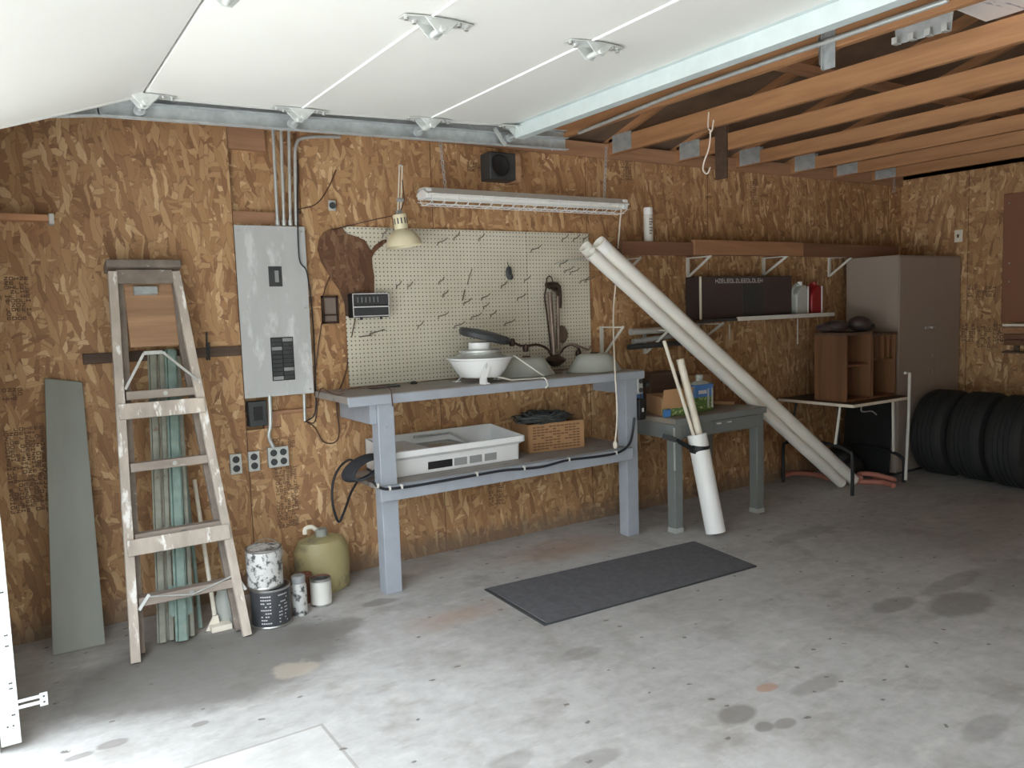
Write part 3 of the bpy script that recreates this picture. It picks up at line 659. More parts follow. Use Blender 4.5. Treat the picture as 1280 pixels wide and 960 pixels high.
MB().tube(arc([c+V((-.02, 0, .34)), c+V((-.05, 0, .365)), c+V((-.085, .0, .36)), c+V((-.09, 0, .33))]), .013, 10).build('handle', 'cream', o)
# ================================================================== PEGBOARDS
def pegboard(x0, x1, label):
    o = thing('pegboard', ((x0+x1)/2, 4.49, 1.13), label, 'pegboard')
    b = MB().box((x0, 4.478, 1.125), (x1, 4.484, 2.066)).build('board', 'peg', o, smooth=False)
    s = MB()
    for x in (x0+.02, x1-.04): s.box((x, 4.484, 1.125), (x+.02, 4.4995, 2.066))
    s.build('batten', 'cream', o)
    for x in (x0+.03, x1-.03):
        for z in (1.3, 1.62, 2.03): MB().cyl((x, 4.476, z), (x, 4.478, z), .005, 8).build('screw', 'steel', b)
pegboard(1.745, 3.04, 'large cream pegboard sheet on the wall above the workbench')
pegboard(3.044, 3.575, 'narrow cream pegboard sheet beside the large one, holding the brown lamp parts')
def hookbase():
    o = thing('peg_hook', (0, 0, 0), '', 'hook', 'hooks on the pegboards')
    s = MB(); s.tube(arc([(0, 0, -.016), (0, -.006, -.016), (0, -.008, -.002), (0, -.020, .0), (0, -.055, .008), (0, -.078, .024)], 5), .0032, 6); s.build('wire', 'gdarkest', o)
    return o
hk0 = hookbase()
hooks = [(478, 292, 0), (489, 292, 0), (567, 297, 0), (598, 298, 0), (546, 303, .5), (495, 357, 0), (509, 358, 0), (548, 352, 0), (553, 368, 0), (604, 383, 0), (613, 393, 0), (522, 407, 0), (547, 395, .6), (588, 396, .6), (567, 407, .6), (630, 404, .6), (626, 357, 0), (601, 372, .3), (663, 312, .5), (702, 299, 0), (716, 299, 0), (729, 298, 0), (655, 350, 0), (705, 338, .4), (712, 340, .4), (724, 351, .4), (731, 350, .4), (699, 330, .2), (579, 378, .2), (646, 372, .3)]
for i, (x, y, tw) in enumerate(hooks):
    h = hk0 if i == 0 else copy_tree(hk0)
    p = PY(x, y, 4.478); h.location = p; h.rotation_euler = (0, 0, tw*1.2)
    board = 'the narrow pegboard' if p.x > 3.044 else 'the large pegboard'
    row = 'top edge of' if p.z > 1.97 else ('upper half of' if p.z > 1.72 else ('middle of' if p.z > 1.55 else 'lower part of'))
    h['label'] = 'empty wire hook at the %s %s' % (row, board)
s = MB(); s.tube([PY(462, 418, 4.478), PY(464, 417, 4.43), PY(480, 412, 4.43), PY(481, 413, 4.478)], .0035, 6); s.tube([PY(450, 421, 4.43), PY(464, 419, 4.43)], .0035, 6)
tag(s.build('bracket_hook', 'gdarkest'), 'wide stepped wire bracket on the pegboard below the radio', 'hook')
s = MB(); s.tube(arc([PY(590, 336, 4.470), PY(587, 345, 4.46), PY(584, 356, 4.46)]), .003, 6); s.tube(arc([PY(581, 362, 4.465), PY(578, 376, 4.465)]), .004, 6)
tag(s.build('long_wire_hook', 'gdarkest'), 'long hanging wire hook in the middle of the large pegboard', 'hook')
s = MB(); c = PY(636, 341, 4.455); s.ball(c, (.022, .015, .045)); s.tube([c+V((0, 0, .04)), c+V((.005, .02, .07))], .003, 6); s.ball(c+V((.012, -.004, -.025)), (.018, .014, .022))
tag(s.build('hanging_pouch', 'darkgrey'), 'small dark lumpy pouch hanging near the pegboard seam', 'pouch')
s = MB(); s.tube(arc([PY(694, 330, 4.465), PY(715, 325, 4.44), PY(733, 323, 4.42)]), .004, 7)
tag(s.build('hanging_rod', 'galv_l'), 'thin pale rod on the narrow pegboard pointing at the long white pipes', 'rod')
# flat brown silhouette, board texture in a darker tone
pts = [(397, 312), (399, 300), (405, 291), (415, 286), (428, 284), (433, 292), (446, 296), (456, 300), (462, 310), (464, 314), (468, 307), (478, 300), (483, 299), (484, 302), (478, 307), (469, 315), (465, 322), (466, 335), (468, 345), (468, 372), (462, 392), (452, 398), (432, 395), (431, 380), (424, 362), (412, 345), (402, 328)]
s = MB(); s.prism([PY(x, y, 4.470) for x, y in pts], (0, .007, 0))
bh = tag(s.build('brown_silhouette', 'brown', bevel=.002), 'dark brown rounded flat shape on the wall behind the small radio', 'hide')
# radio
rd = thing('radio', tuple(PY(460, 397, 4.42)), 'small black radio with a chrome edged front hung on the pegboard', 'radio')
a, b = PY(440, 367, 4.40), PY(487, 396, 4.40)
MB().box((a.x, 4.40, b.z), (b.x, 4.478, a.z)).build('body', 'black', rd, bevel=.005)
s = MB()
for p, q in (((a.x, a.z-.006), (b.x, a.z)), ((a.x, b.z+.006), (b.x, b.z+.012)), ((a.x, b.z), (a.x+.005, a.z)), ((b.x-.005, b.z), (b.x, a.z)), ((a.x, (a.z+b.z)/2-.012), (b.x, (a.z+b.z)/2-.004))): s.box((p[0], 4.394, p[1]), (q[0], 4.40, q[1]))
s.build('trim', 'inkw', rd, smooth=False)
MB().box((a.x+.012, 4.396, (a.z+b.z)/2+.004), (b.x-.012, 4.40, a.z-.012)).build('dial', 'darkgrey', rd)
for k in range(6): MB().box((a.x+.03+k*.025, 4.392, (a.z+b.z)/2+.018), (a.x+.033+k*.025, 4.396, a.z-.022)).build('dial_mark', 'grey', rd, smooth=False)
MB().box((a.x+.012, 4.396, b.z+.016), (b.x-.012, 4.40, (a.z+b.z)/2-.016)).build('speaker_grille', 'darkgrey', rd)
for k in (.25, .8): MB().cyl((a.x+(b.x-a.x)*k, 4.42, b.z-.012), (a.x+(b.x-a.x)*k, 4.42, b.z), .008, 10).build('foot', 'black', rd)
# ================================================================== LAMP
lp = thing('clamp_lamp', tuple(PY(499, 305, 4.26)), 'cream bell shaped work lamp on a jointed arm in front of the pegboard', 'lamp')
tcen = PY(498, 291, 4.26); ax = V((.10, -.05, -1)).normalized()
top = PY(499, 268, 4.26)
s = MB(); s.lathe([(.036, .0), (.040, .004), (.040, .075), (.036, .085), (.050, .092), (.082, .118), (.100, .155), (.106, .185), (.103, .185), (.096, .155), (.078, .121), (.040, .10)], top, ax, 36, cap1=False); s.build('shade', 'shade', lp)
s = MB()
for k in range(12):
    a_ = k*2*PI/12; u = ax.orthogonal().normalized(); v = ax.cross(u); q = top+ax*.04+(u*math.cos(a_)+v*math.sin(a_))*.0405
    s.obox(q, (.034, .007, .002), ax, (ax.cross(u*math.cos(a_)+v*math.sin(a_))))
s.build('vent_slot', 'darkgrey', lp, smooth=False)
s = MB(); 
for dx in (-.009, .009): s.cyl(top+V((dx, .0, .0)), PY(501, 207, 4.36)+V((dx, 0, 0)), .0045, 8)
s.build('arm', 'cream', lp)
s = MB(); j = PY(500, 250, 4.27); s.cyl(j+V((-.018, 0, 0)), j+V((.018, 0, 0)), .012, 10); s.cyl(top+V((-.016, 0, .01)), top+V((.016, 0, .01)), .014, 10); s.cyl(PY(501, 207, 4.36), PY(501, 207, 4.499), .007, 8); s.build('joint', 'galv', lp)
s = MB(); s.tube(arc([top+V((.01, 0, .02)), PY(505, 250, 4.27), PY(503, 225, 4.31)]), .003, 6); s.build('spring', 'cablebrown', lp)
s = MB(); s.tube(arc([top, PY(470, 274, 4.40), PY(437, 282, 4.462), PY(418, 287, 4.462)]), .003, 6); s.build('cord', 'cablebrown', lp)
s = MB(); s.ball(top+ax*.135, (.028, .028, .035)); s.build('bulb', 'tubelight', lp)
# ================================================================== STRIP LIGHT
LY = 4.25
a, b = PY(527, 244, LY), PY(778, 255, LY)
zt = (a.z+b.z)/2; x0, x1 = a.x, b.x
fl = thing('strip_light', ((x0+x1)/2, LY, zt), 'long white tube light with a wire guard hanging on chains over the workbench', 'light fixture')
s = MB(); s.prism([(x0, LY-.035, zt+.035), (x0, LY+.035, zt+.035), (x0, LY+.075, zt-.005), (x0, LY+.07, zt-.01), (x0, LY+.03, zt+.02), (x0, LY-.03, zt+.02), (x0, LY-.07, zt-.01), (x0, LY-.075, zt-.005)], (x1-x0, 0, 0)); s.build('reflector', 'whitep', fl, smooth=False, bevel=.001)
for dy in (-.032, .032): MB().cyl((x0+.03, LY+dy, zt-.012), (x1-.03, LY+dy, zt-.012), .019, 16).build('tube', 'tubelight', fl)
for x in (x0, x1-.04): MB().box((x, LY-.06, zt-.03), (x+.04, LY+.06, zt+.03)).build('end_cap', 'white', fl, bevel=.006)
s = MB()
n = 18
for k in range(n+1):
    x = x0+.03+(x1-x0-.06)*k/n
    s.tube([(x, LY-.085, zt+.0), (x, LY-.075, zt-.045), (x, LY-.03, zt-.062), (x, LY+.03, zt-.062), (x, LY+.075, zt-.045), (x, LY+.085, zt)], .0022, 5)
for y, z in ((-.083, zt-.005), (-.078, zt-.04), (-.035, zt-.062), (.035, zt-.062), (.078, zt-.04)): s.tube([(x0+.01, LY+y, z), (x1-.01, LY+y, z)], .0024, 5)
s.build('wire_guard', 'white', fl)
def chain(p, q, name='chain', r=.009):
    p, q = V(p), V(q); n = int((q-p).length/.028); s = MB()
    for i in range(n):
        c = p.lerp(q, (i+.5)/n); u = V((1, 0, 0)) if i % 2 else V((0, 1, 0))
        s.tube([c+V((0, 0, .017*math.sin(t_)))+u*r*math.cos(t_) for t_ in [k*2*PI/10 for k in range(10)]], .0022, 5, True)
    return s
chain((x0+.16, LY, zt+.035), (x0+.16, LY+.05, 2.62)).build('chain', 'galv', fl)
chain((x1-.16, LY, zt+.035), (x1-.10, LY+.04, 2.63)).build('chain', 'galv', fl)
pc = [V((x1-.01, LY, zt-.02)), PY(774, 290, 4.27), PY(770, 350, 4.30), PY(767, 385, 4.27), PY(767, 420, 4.15), PY(769, 468, 3.955), PY(771, 505, 3.955), PY(771, 530, 3.945), PY(769, 552, 3.935)]
s = MB(); s.tube(arc(pc), .0055, 8); s.build('power_cord', 'cordw', fl)
e = pc[-1]; s = MB(); s.lathe([(.008, 0), (.015, .012), (.016, .035), (.006, .05)], e+V((0, 0, -.045)), n=14); s.build('plug', 'cordw', fl)
# old speaker box under the ceiling
sp = thing('speaker_box', tuple(PY(630, 225, 4.4)), 'old grey speaker box with a wooden side fixed under the ceiling', 'speaker')
a, b = PY(612, 189, 4.36), PY(646, 226, 4.36)
MB().box((a.x, 4.36, b.z), (b.x-.005, 4.48, a.z)).build('body', 'darkgrey', sp, bevel=.006)
MB().box((b.x-.005, 4.35, b.z-.01), (b.x+.03, 4.4995, a.z)).build('side_panel', 'plywood', sp, bevel=.002)
cs = V(((a.x+b.x)/2-.03, 4.36, (a.z+b.z)/2)); s = MB(); s.lathe([(.066, -.001), (.07, .008), (.060, .012), (.035, .004), (.012, .002), (.001, .006)], cs, (0, -1, 0), 28); s.build('cone', 'black', sp)
# ================================================================== WORKBENCH
wbn = thing('workbench', (2.6, 4.2, 0), 'blue grey painted wooden workbench with a lower shelf against the wall', 'workbench')
ZT, ZS = 1.12, .615
s = MB(); s.box((1.53, 3.975, ZT-.038), (3.625, 4.474, ZT)); s.build('worktop', 'benchtop', wbn, smooth=False, bevel=.004)
s = MB(); s.box((1.535, 3.968, ZT-.055), (3.615, 3.98, ZT-.004)); s.build('front_edge', 'bench', wbn, bevel=.003)
for x, y in ((1.71, 4.0), (3.475, 4.0)): MB().box((x, y, 0), (x+.098, y+.09, ZT-.038)).build('leg', 'bench', wbn, bevel=.005)
MB().box((1.76, 4.475, ZT-.10), (3.60, 4.4995, ZT-.002)).build('wall_ledger', 'bench', wbn, bevel=.003)
for x in (1.672, 3.573): MB().box((x, 4.02, ZT-.165), (x+.038, 4.472, ZT-.038)).build('side_apron', 'bench', wbn, bevel=.003)
MB().box((1.69, 3.965, ZS-.085), (3.50, 4.0, ZS-.003)).build('shelf_rail', 'bench', wbn, bevel=.004)
MB().box((1.70, 4.001, ZS-.028), (3.56, 4.485, ZS)).build('shelf', 'benchtop', wbn, smooth=False, bevel=.003)
for z_ in (1.02, .93): MB().cyl((1.765, 3.995, z_), (1.765, 4.0, z_), .011, 12).build('bolt', 'bench', wbn)
# cable along the shelf with clips
cpx = [(466, 602, 3.99), (472, 608, 3.953), (480, 611, 3.952), (490, 611, 3.953), (520, 607, 3.953), (560, 600, 3.953), (600, 593, 3.953), (630, 588, 3.953), (655, 586, 3.953), (680, 583, 3.953), (711, 575, 3.953), (745, 571, 3.953), (772, 566, 3.953), (786, 556, 3.953), (791, 540, 3.975), (793, 522, 3.985)]
ps_ = thing('power_strip_cord', tuple(PY(600, 593, 3.953)), 'black cable clipped along the front of the workbench shelf', 'cable')
MB().tube(arc([PY(*p) for p in cpx], 5), .008, 8).build('cable', 'cable', ps_)
for p in ((472, 607), (487, 610), (502, 608), (596, 592.5), (655, 585), (711, 574), (770, 566)): q = PY(*p, 3.953); MB().box(q+V((-.006, -.010, -.012)), q+V((.006, .010, .012))).build('clip', 'whitep', ps_, bevel=.002)
# outlets strip on bench leg
os_ = thing('outlet_strip', tuple(PY(796, 495, 3.98)), 'grey metal plug strip with a black box on the right workbench leg', 'outlet strip')
MB().box((3.575, 3.992, .96), (3.62, 4.05, 1.075)).build('strip', 'galv_l', os_, bevel=.003)
for z in (.985, 1.045): MB().cyl((3.600, 3.985, z), (3.600, 3.993, z), .016, 14).build('socket', 'darkgrey', os_)
MB().box((3.574, 3.978, .785), (3.63, 4.05, .925)).build('switch_box', 'black', os_, bevel=.005)
s = MB(); s.tube([(3.59, 3.985, .925), (3.59, 3.985, .96)], .006, 8); s.build('cable', 'cable', os_)
MB().box((3.597, 3.972, .84), (3.607, 3.978, .865)).build('switch', 'whitep', os_)
MB().lathe([(.018, 0), (.02, .01), (.012, .03)], (3.635, 3.99, 1.02), (1, -.3, 0), 14).build('plug', 'black', os_)
# ---- things on the worktop
c = V((2.455, 4.15, 0))
bf = thing('ceiling_fixture', (c.x, c.y, ZT), 'white enamel bowl light fixture on bracket feet on the workbench', 'light fixture')
s = MB(); s.lathe([(.10, 1.150), (.125, 1.156), (.158, 1.20), (.19, 1.258), (.205, 1.264), (.205, 1.272), (.188, 1.270), (.15, 1.212), (.10, 1.172)], c, n=44, cap1=False); s.build('bowl', 'white', bf)
MB().lathe([(.186, 1.262), (.12, 1.295), (.13, 1.305), (.13, 1.315), (.07, 1.32)], c, n=40).build('reflector', 'galv_l', bf)
MB().lathe([(.065, 1.315), (.068, 1.318), (.068, 1.36), (.06, 1.362)], c, n=30).build('collar', 'white', bf)
axd = V((.24, -.10, 1)).normalized(); MB().lathe([(.13, 0), (.16, .008), (.168, .03), (.158, .05), (.05, .062)], c+V((.03, 0, 1.37)), axd, 40, sy=.8).build('canopy', 'darkgrey', bf)
for a_ in (-1.95, .3, 2.3):
    d = V((math.cos(a_), math.sin(a_), 0)); s = MB(); s.bar(c+d*.09+V((0, 0, 1.19)), c+d*.15+V((0, 0, 1.122)), .035, .006, d); s.box(c+d*.155+V((-.02, -.02, 1.1205)), c+d*.155+V((.02, .02, 1.127)))
    s.build('foot', 'white', bf)
s = MB(); s.bar(c+V((-.045, -.165, 1.235)), c+V((-.085, -.165, 1.15)), .04, .005, (0, 1, 0)); s.bar(c+V((-.085, -.165, 1.155)), c+V((-.09, -.172, 1.122)), .04, .005, (0, 1, 0)); s.build('foot', 'white', bf)
s = MB(); s.tube([c+V((-.06, -.178, 1.245)), c+V((-.06, -.16, 1.20)), c+V((-.07, -.12, 1.16))], .003, 6); s.build('pull_wire', 'galv_l', bf)
hg = [PY(641, 444, 4.1), PY(645, 446, 4.08), PY(680, 470, 4.02), PY(676, 476, 4.0), PY(640, 475, 4.02), PY(612, 469, 4.05)]
for p in hg: p.z = max(p.z, 1.126)
s = MB(); s.tube(hg, .005, 7); s.tube(arc([hg[3], hg[3]+V((.0, -.045, .0)), hg[3]+V((.015, -.05, -.04)), hg[3]+V((.0, -.045, -.06))]), .0045, 7)
tag(s.build('wire_hanger', 'whitep'), 'bent wire coat hanger lying over the workbench edge beside the white fixture', 'hanger')
def shade(cx, cy, label):
    c = V((cx, cy, ZT)); o = thing('glass_lampshade', tuple(c), label, 'lamp shade')  # a frosted glass lamp shade set down loose on the worktop
    MB().lathe([(.195, .001), (.20, .006), (.18, .03), (.15, .075), (.125, .108), (.10, .118), (.03, .12)], c, n=40, sy=.78).build('bowl', 'frost', o)
    MB().lathe([(.028, .12), (.028, .128), (.01, .13)], c, n=16).build('finial', 'bronze', o)
shade(3.37, 4.19, 'grey frosted glass lamp shade at the right end of the workbench')
shade(2.88, 4.28, 'grey frosted glass lamp shade behind the wire hanger')
ch = thing('chandelier', tuple(PY(692, 452, 4.36)), 'dark bronze chandelier frame hanging against the narrow pegboard', 'chandelier')
a, b = PY(687, 365, 4.40), PY(693, 448, 4.36)
MB().cyl(a, b, .016, 16).build('stem', 'bronze_l', ch)
MB().cyl(PY(697, 370, 4.42), PY(698, 435, 4.42), .012, 14).build('stem', 'bronze_l', ch)
s = MB(); s.tube(arc([PY(683, 358, 4.42), PY(681, 372, 4.43), PY(684, 395, 4.43), PY(689, 440, 4.39)]), .006, 8); s.tube(arc([PY(690, 360, 4.43), PY(699, 368, 4.43), PY(700, 385, 4.42)]), .012, 8); s.tube(arc([PY(683, 356, 4.44), PY(697, 358, 4.44), PY(699, 380, 4.44)]), .02, 8); s.build('bracket', 'bronze', ch)
s = MB(); cx = PY(687, 353, 4.43); s.tube([cx+V((math.cos(t_)*.026, 0, math.sin(t_)*.042)) for t_ in [k*2*PI/20 for k in range(20)]], .0045, 7, True); s.build('hanging_ring', 'bronze', ch)
MB().lathe([(.055, 0), (.062, .006), (.05, .018), (.01, .024)], PY(702, 418, 4.45), (.35, -1, .05), 28).build('canopy_plate', 'bronze_l', ch)
hb = PY(694, 449, 4.34); MB().lathe([(.01, -.05), (.03, -.045), (.07, -.015), (.075, -.005), (.06, .01), (.02, .03)], hb, n=28).build('hub', 'bronze', ch)
for i, pts_ in enumerate(([(690, 446, 4.34), (684, 436, 4.33), (672, 431, 4.32), (660, 432, 4.31), (650, 432, 4.30), (640, 427, 4.30)], [(697, 446, 4.34), (703, 434, 4.28), (714, 430, 4.24), (726, 434, 4.22), (735, 437, 4.22), (738, 432, 4.22)], [(697, 446, 4.35), (706, 434, 4.38), (716, 431, 4.40), (724, 437, 4.42), (722, 447, 4.42)])):
    MB().tube(arc([PY(*p) for p in pts_]), .0085, 9).build('arm', 'bronze' if i != 1 else 'bronze_l', ch)
for p in ((640, 427, 4.30), (723, 441, 4.41), (657, 434, 4.31)): MB().lathe([(.016, -.03), (.022, -.01), (.018, .015), (.008, .02)], PY(*p), n=14).build('socket_cup', 'bronze', ch)
s = MB(); s.ball(PY(757, 460, 4.2)+V((0, 0, .004)), (.012, .012, .012)); s.lathe([(.012, 0), (.006, .05)], PY(763, 462, 4.2), (1, 0, 0), 10)
tag(s.build('small_socket', 'bronze'), 'tiny dark fitting at the right end of the worktop beside the grey shade', 'fitting')
c = PY(517, 474, 4.38); tag(MB().lathe([(.02, 0), (.02, .008), (.012, .016), (.001, .017)], V((c.x, c.y, ZT+.001)), n=16).build('small_puck', 'black'), 'small black disc lying on the workbench below the pegboard', 'disc')
s = MB(); s.box((1.80, 4.28, ZT+.001), (1.98, 4.36, ZT+.012)); tag(s.build('flat_rasp', 'darkgrey', bevel=.003), 'flat dark tool lying at the left end of the workbench', 'tool')
# ---- things on the lower shelf
hd = thing('range_hood', (2.15, 4.22, ZS), 'white range hood lying upside down on the workbench shelf', 'range hood')
x0, x1, yf, yb = 1.815, 2.70, 4.06, 4.46; zb, zm, zt_ = ZS+.001, ZS+.10, ZS+.165
s = MB(); s.prism([(x0, yf+.075, zb), (x0, yb, zb), (x0, yb, zt_+.03), (x0, yb-.015, zt_+.03), (x0, yb-.015, zb+.02), (x0, yf+.09, zb+.02), (x0, yf+.078, zm), (x0, yf+.02, zt_-.005), (x0, yf, zt_-.005), (x0, yf, zm+.025), (x0, yf+.068, zm+.0)], (x1-x0, 0, 0)); s.build('shell', 'white', hd, smooth=False, bevel=.003)
for x in (x0, x1-.012): MB().prism([(x, yf+.075, zb), (x, yb, zb), (x, yb, zt_+.03), (x, yf, zt_-.005), (x, yf, zm+.025), (x, yf+.068, zm)], (.012, 0, 0)).build('end_panel', 'white', hd, smooth=False, bevel=.002)
MB().box((x0+.25, yf+.06, zt_-.06), (x0+.56, yb-.02, zt_-.035)).build('filter', 'galv', hd, bevel=.003)
s = MB(); s.tube([(x0+.56, yf+.08, zt_-.03), (x0+.55, yb-.05, zt_+.01), (x0+.30, yb-.05, zt_+.01)], .008, 8); s.build('lamp_rail', 'galv_l', hd)
s = MB(); s.lathe([(.10, 0), (.10, .006), (.03, .012)], (x0+.40, yf+.2, zt_-.034), n=24); s.build('fan_cover', 'steel', hd)
MB().box((x0+.012, yf+.05, zt_-.02), (x0+.25, yb-.016, zt_-.010)).build('inner_panel', 'white', hd)
fp = lambda u0, u1: MB().prism([(x0+u0, yf+.074, zb+.02), (x0+u1, yf+.074, zb+.02), (x0+u1, yf+.0715, zb+.065), (x0+u0, yf+.0715, zb+.065)], (0, -.004, 0))
fp(.25, .41).build('badge', 'black', hd)
for k in range(3): fp(.425+k*.105, .51+k*.105).build('switch', 'grey', hd)
cb = thing('cardboard_box', (2.95, 4.25, ZS), 'open cardboard box heaped with dark wires on the workbench shelf', 'box')
bx = MB(); P0 = [PZ(645, 566, ZS+.001), PZ(728, 557, ZS+.001)]
A0, A1 = V((2.86, 4.25, ZS+.001)), V((3.27, 4.20, ZS+.001)); dY = V((.02, .22, 0)); H = V((0, 0, .185))
def wallp(m, p, q, h, th): 
    n_ = (q-p).cross(h).normalized()*th; m.prism([p, q, q+h, p+h], n_)
m = MB(); wallp(m, A0, A1, H, .006); m.build('front_panel', 'card', cb, smooth=False)
m = MB(); wallp(m, A0+dY, A0, H, .006); wallp(m, A1, A1+dY, H, .006); wallp(m, A0+dY, A1+dY, H, .006); m.prism([A0, A1, A1+dY, A0+dY], (0, 0, .005)); m.build('body', 'card', cb, smooth=False)
s = MB()
for r in range(9):
    for c_ in range(12):
        if random.random() < .2: continue
        p = A0.lerp(A1, .06+c_*.072)+V((0, -.0085, .015+r*.018)); q = p+(A1-A0)*.06; s.poly([p, q, q+V((0, 0, .009)), p+V((0, 0, .009))])
s.build('print', 'boxprint', cb, smooth=False)
s = MB(); cen = (A0+A1+dY)/2+V((-.05, .0, .205))
for k in range(44):
    a0 = random.random()*6.28; pts_ = []
    rr = random.uniform(.04, .24)
    for j in range(7):
        a_ = a0+j*.8; pts_.append(cen+V((math.cos(a_)*rr+random.uniform(-.03, .03), math.sin(a_)*min(rr, .11)+random.uniform(-.02, .02), random.uniform(-.03, .055)*(1.2-rr*3))))
    s.tube(arc(pts_, 4), .0035, 5)
wr = tag(s.build('wire_tangle', 'wire'), 'tangle of thin dark wires heaped in the cardboard box', 'wires')
wr['kind'] = 'stuff'
# black cord coil hanging at left
s = MB(); cen = PY(456, 586, 4.17)
for k in range(7):
    rr = .075+.006*k; oy = -.03+.012*k
    s.tube([cen+V((math.cos(t_)*rr*1.05, oy+.02*math.sin(t_), math.sin(t_)*rr*.5+math.cos(t_)*.035)) for t_ in [j*2*PI/24 for j in range(24)]], .0075, 6, True)
s.tube(arc([PY(446, 578, 4.2), PY(436, 575, 4.3), PY(424, 585, 4.42), PY(416, 605, 4.46), PY(416, 630, 4.46), PY(423, 652, 4.47), PY(430, 640, 4.45), PY(438, 618, 4.35), PY(446, 603, 4.20)]), .0075, 7)
tag(s.build('cord_coil', 'cable'), 'coil of black extension cord hanging at the left end of the workbench shelf', 'cord')
# ================================================================== DESK
DZ = .785
dk = thing('steel_desk', (4.26, 4.12, 0), 'dark grey steel desk beside the workbench', 'desk')
dx0, dx1, dy0, dy1 = 3.765, 4.675, 3.84, 4.44
MB().box((dx0, dy0, DZ-.04), (dx1, dy1, DZ)).build('desktop', 'desktop', dk, bevel=.006)
MB().box((dx0-.003, dy0-.004, DZ-.045), (dx1+.003, dy0, DZ-.002)).build('edge_band', 'desk', dk, bevel=.002)
s = MB(); s.box((dx0+.02, dy0+.02, DZ-.145), (dx1-.02, dy0+.04, DZ-.04)); s.box((dx0+.02, dy1-.04, DZ-.145), (dx1-.02, dy1-.02, DZ-.04)); s.box((dx0+.02, dy0+.04, DZ-.145), (dx0+.04, dy1-.04, DZ-.04)); s.box((dx1-.04, dy0+.04, DZ-.145), (dx1-.02, dy1-.04, DZ-.04)); s.build('apron', 'desk', dk, bevel=.003)
for x in (dx0+.0, dx1-.085):
    for y in (dy0+.012, dy1-.09):
        lgm = MB().box((x, y, .03), (x+.075, y+.075, DZ-.04)).build('leg', 'desk', dk, bevel=.006)
        MB().box((x-.002, y-.002, .0), (x+.077, y+.077, .035)).build('foot', 'galv_l', lgm, bevel=.003)
dr = MB().box((4.12, dy0+.012, DZ-.135), (4.60, dy0+.02, DZ-.05)).build('drawer', 'desk', dk, bevel=.003)
for px in ((898, 529), (911, 527)): q = PY(*px, dy0+.01); MB().box(q+V((-.018, -.012, -.005)), q+V((.018, .002, .005))).build('handle', 'whitep', dr, bevel=.002)
MB().box((dx0-.001, dy0+.011, DZ-.06), (dx0+.008, dy0+.02, DZ-.35)).build('corner_trim', 'galv_l', dk)
# things on the desk
z = DZ+.001
gbx = thing('seed_box', (3.93, 4.05, z), 'open cardboard box with green leaf print on the desk', 'box')
m = MB(); B0, B1 = V((3.80, 4.00, z)), V((4.02, 3.93, z)); bY = V((.10, .26, 0)); H = V((0, 0, .13))
wallp(m, B0, B1, H, .005); m.build('front_panel', 'leaf', gbx, smooth=False)
m = MB(); wallp(m, B1, B1+bY, H, .005); m.build('side_panel', 'leaf', gbx, smooth=False)
m = MB(); wallp(m, B0+bY, B0, H, .005); wallp(m, B0+bY, B1+bY, H, .005); m.prism([B0, B1, B1+bY, B0+bY], (0, 0, .004)); m.build('body', 'card', gbx, smooth=False)
m = MB(); wallp(m, B0+V((-.01, -.004, .05)), B1+V((-.02, -.004, .06)), V((0, -.025, .135)), .004); m.build('flap', 'card', gbx, smooth=False)
m = MB(); m.obox((3.79, 3.945, z+.028), (.05, .02, .05), (1, -.25, .1), (0, 1, .4)); tag(m.build('blue_packet', 'blue', bevel=.002), 'small blue packet leaning on the leaf printed box', 'packet')
bt = thing('weed_spray_jug', (4.19, 4.02, z), 'flat plastic jug with blue sky and green plant label on the desk', 'jug')
c = V((4.20, 4.04, z)); s = MB()
ov = lambda w_, d_, zz: [c+V((x, y, zz)) for x, y in ((-w_, -d_*.6), (-w_*.8, -d_), (w_*.8, -d_), (w_, -d_*.6), (w_, d_*.6), (w_*.8, d_), (-w_*.8, d_), (-w_, d_*.6))]
s.prism(ov(.11, .05, 0), (0, 0, .19)); s.build('lower_body', 'leaf', bt, bevel=.004)
s = MB(); s.prism(ov(.111, .051, .10), (0, 0, .09)); s.build('label', 'blue', bt, bevel=.003)
s = MB(); s.lathe([(.09, .19), (.07, .205), (.03, .215), (.028, .23)], c, n=24, sy=.5); s.build('shoulder', 'frost', bt)
MB().lathe([(.028, .23), (.028, .255), (.02, .26)], c, n=18).build('cap', 'frost', bt)
MB().box(c+V((-.06, -.0525, .125)), c+V((.02, -.051, .15))).build('label_panel', 'inkw', bt, smooth=False)
MB().box(c+V((.03, -.0525, .02)), c+V((.045, -.050, .16))).build('clear_strip', 'frost', bt, smooth=False); MB().box(c+V((.07, -.0525, .02)), c+V((.085, -.050, .16))).build('clear_strip', 'frost', bt, smooth=False)
tag(MB().box((3.95, 4.265, z), (4.24, 4.43, z+.27)).build('storage_box', 'darkwood', bevel=.004), 'dark brown storage box at the back of the desk behind the leaf printed box', 'box')
tag(MB().box((3.80, 4.285, z), (3.888, 4.32, z+.20)).build('paper_book', 'blue', bevel=.002), 'pale blue booklet standing at the back left of the desk', 'book')
tag(MB().box((4.36, 4.20, z), (4.50, 4.36, z+.23)).build('carton', 'card', bevel=.004), 'tall plain brown carton behind the blue and green jug', 'box')
s = MB(); s.prism([PZ(893, 505, z), PZ(918, 506, z), PZ(924, 501, z), PZ(905, 500, z)], (0, 0, .022)); tag(s.build('brown_paper', 'card', smooth=False, bevel=.002), 'flat brown folded card at the right end of the desk', 'card')
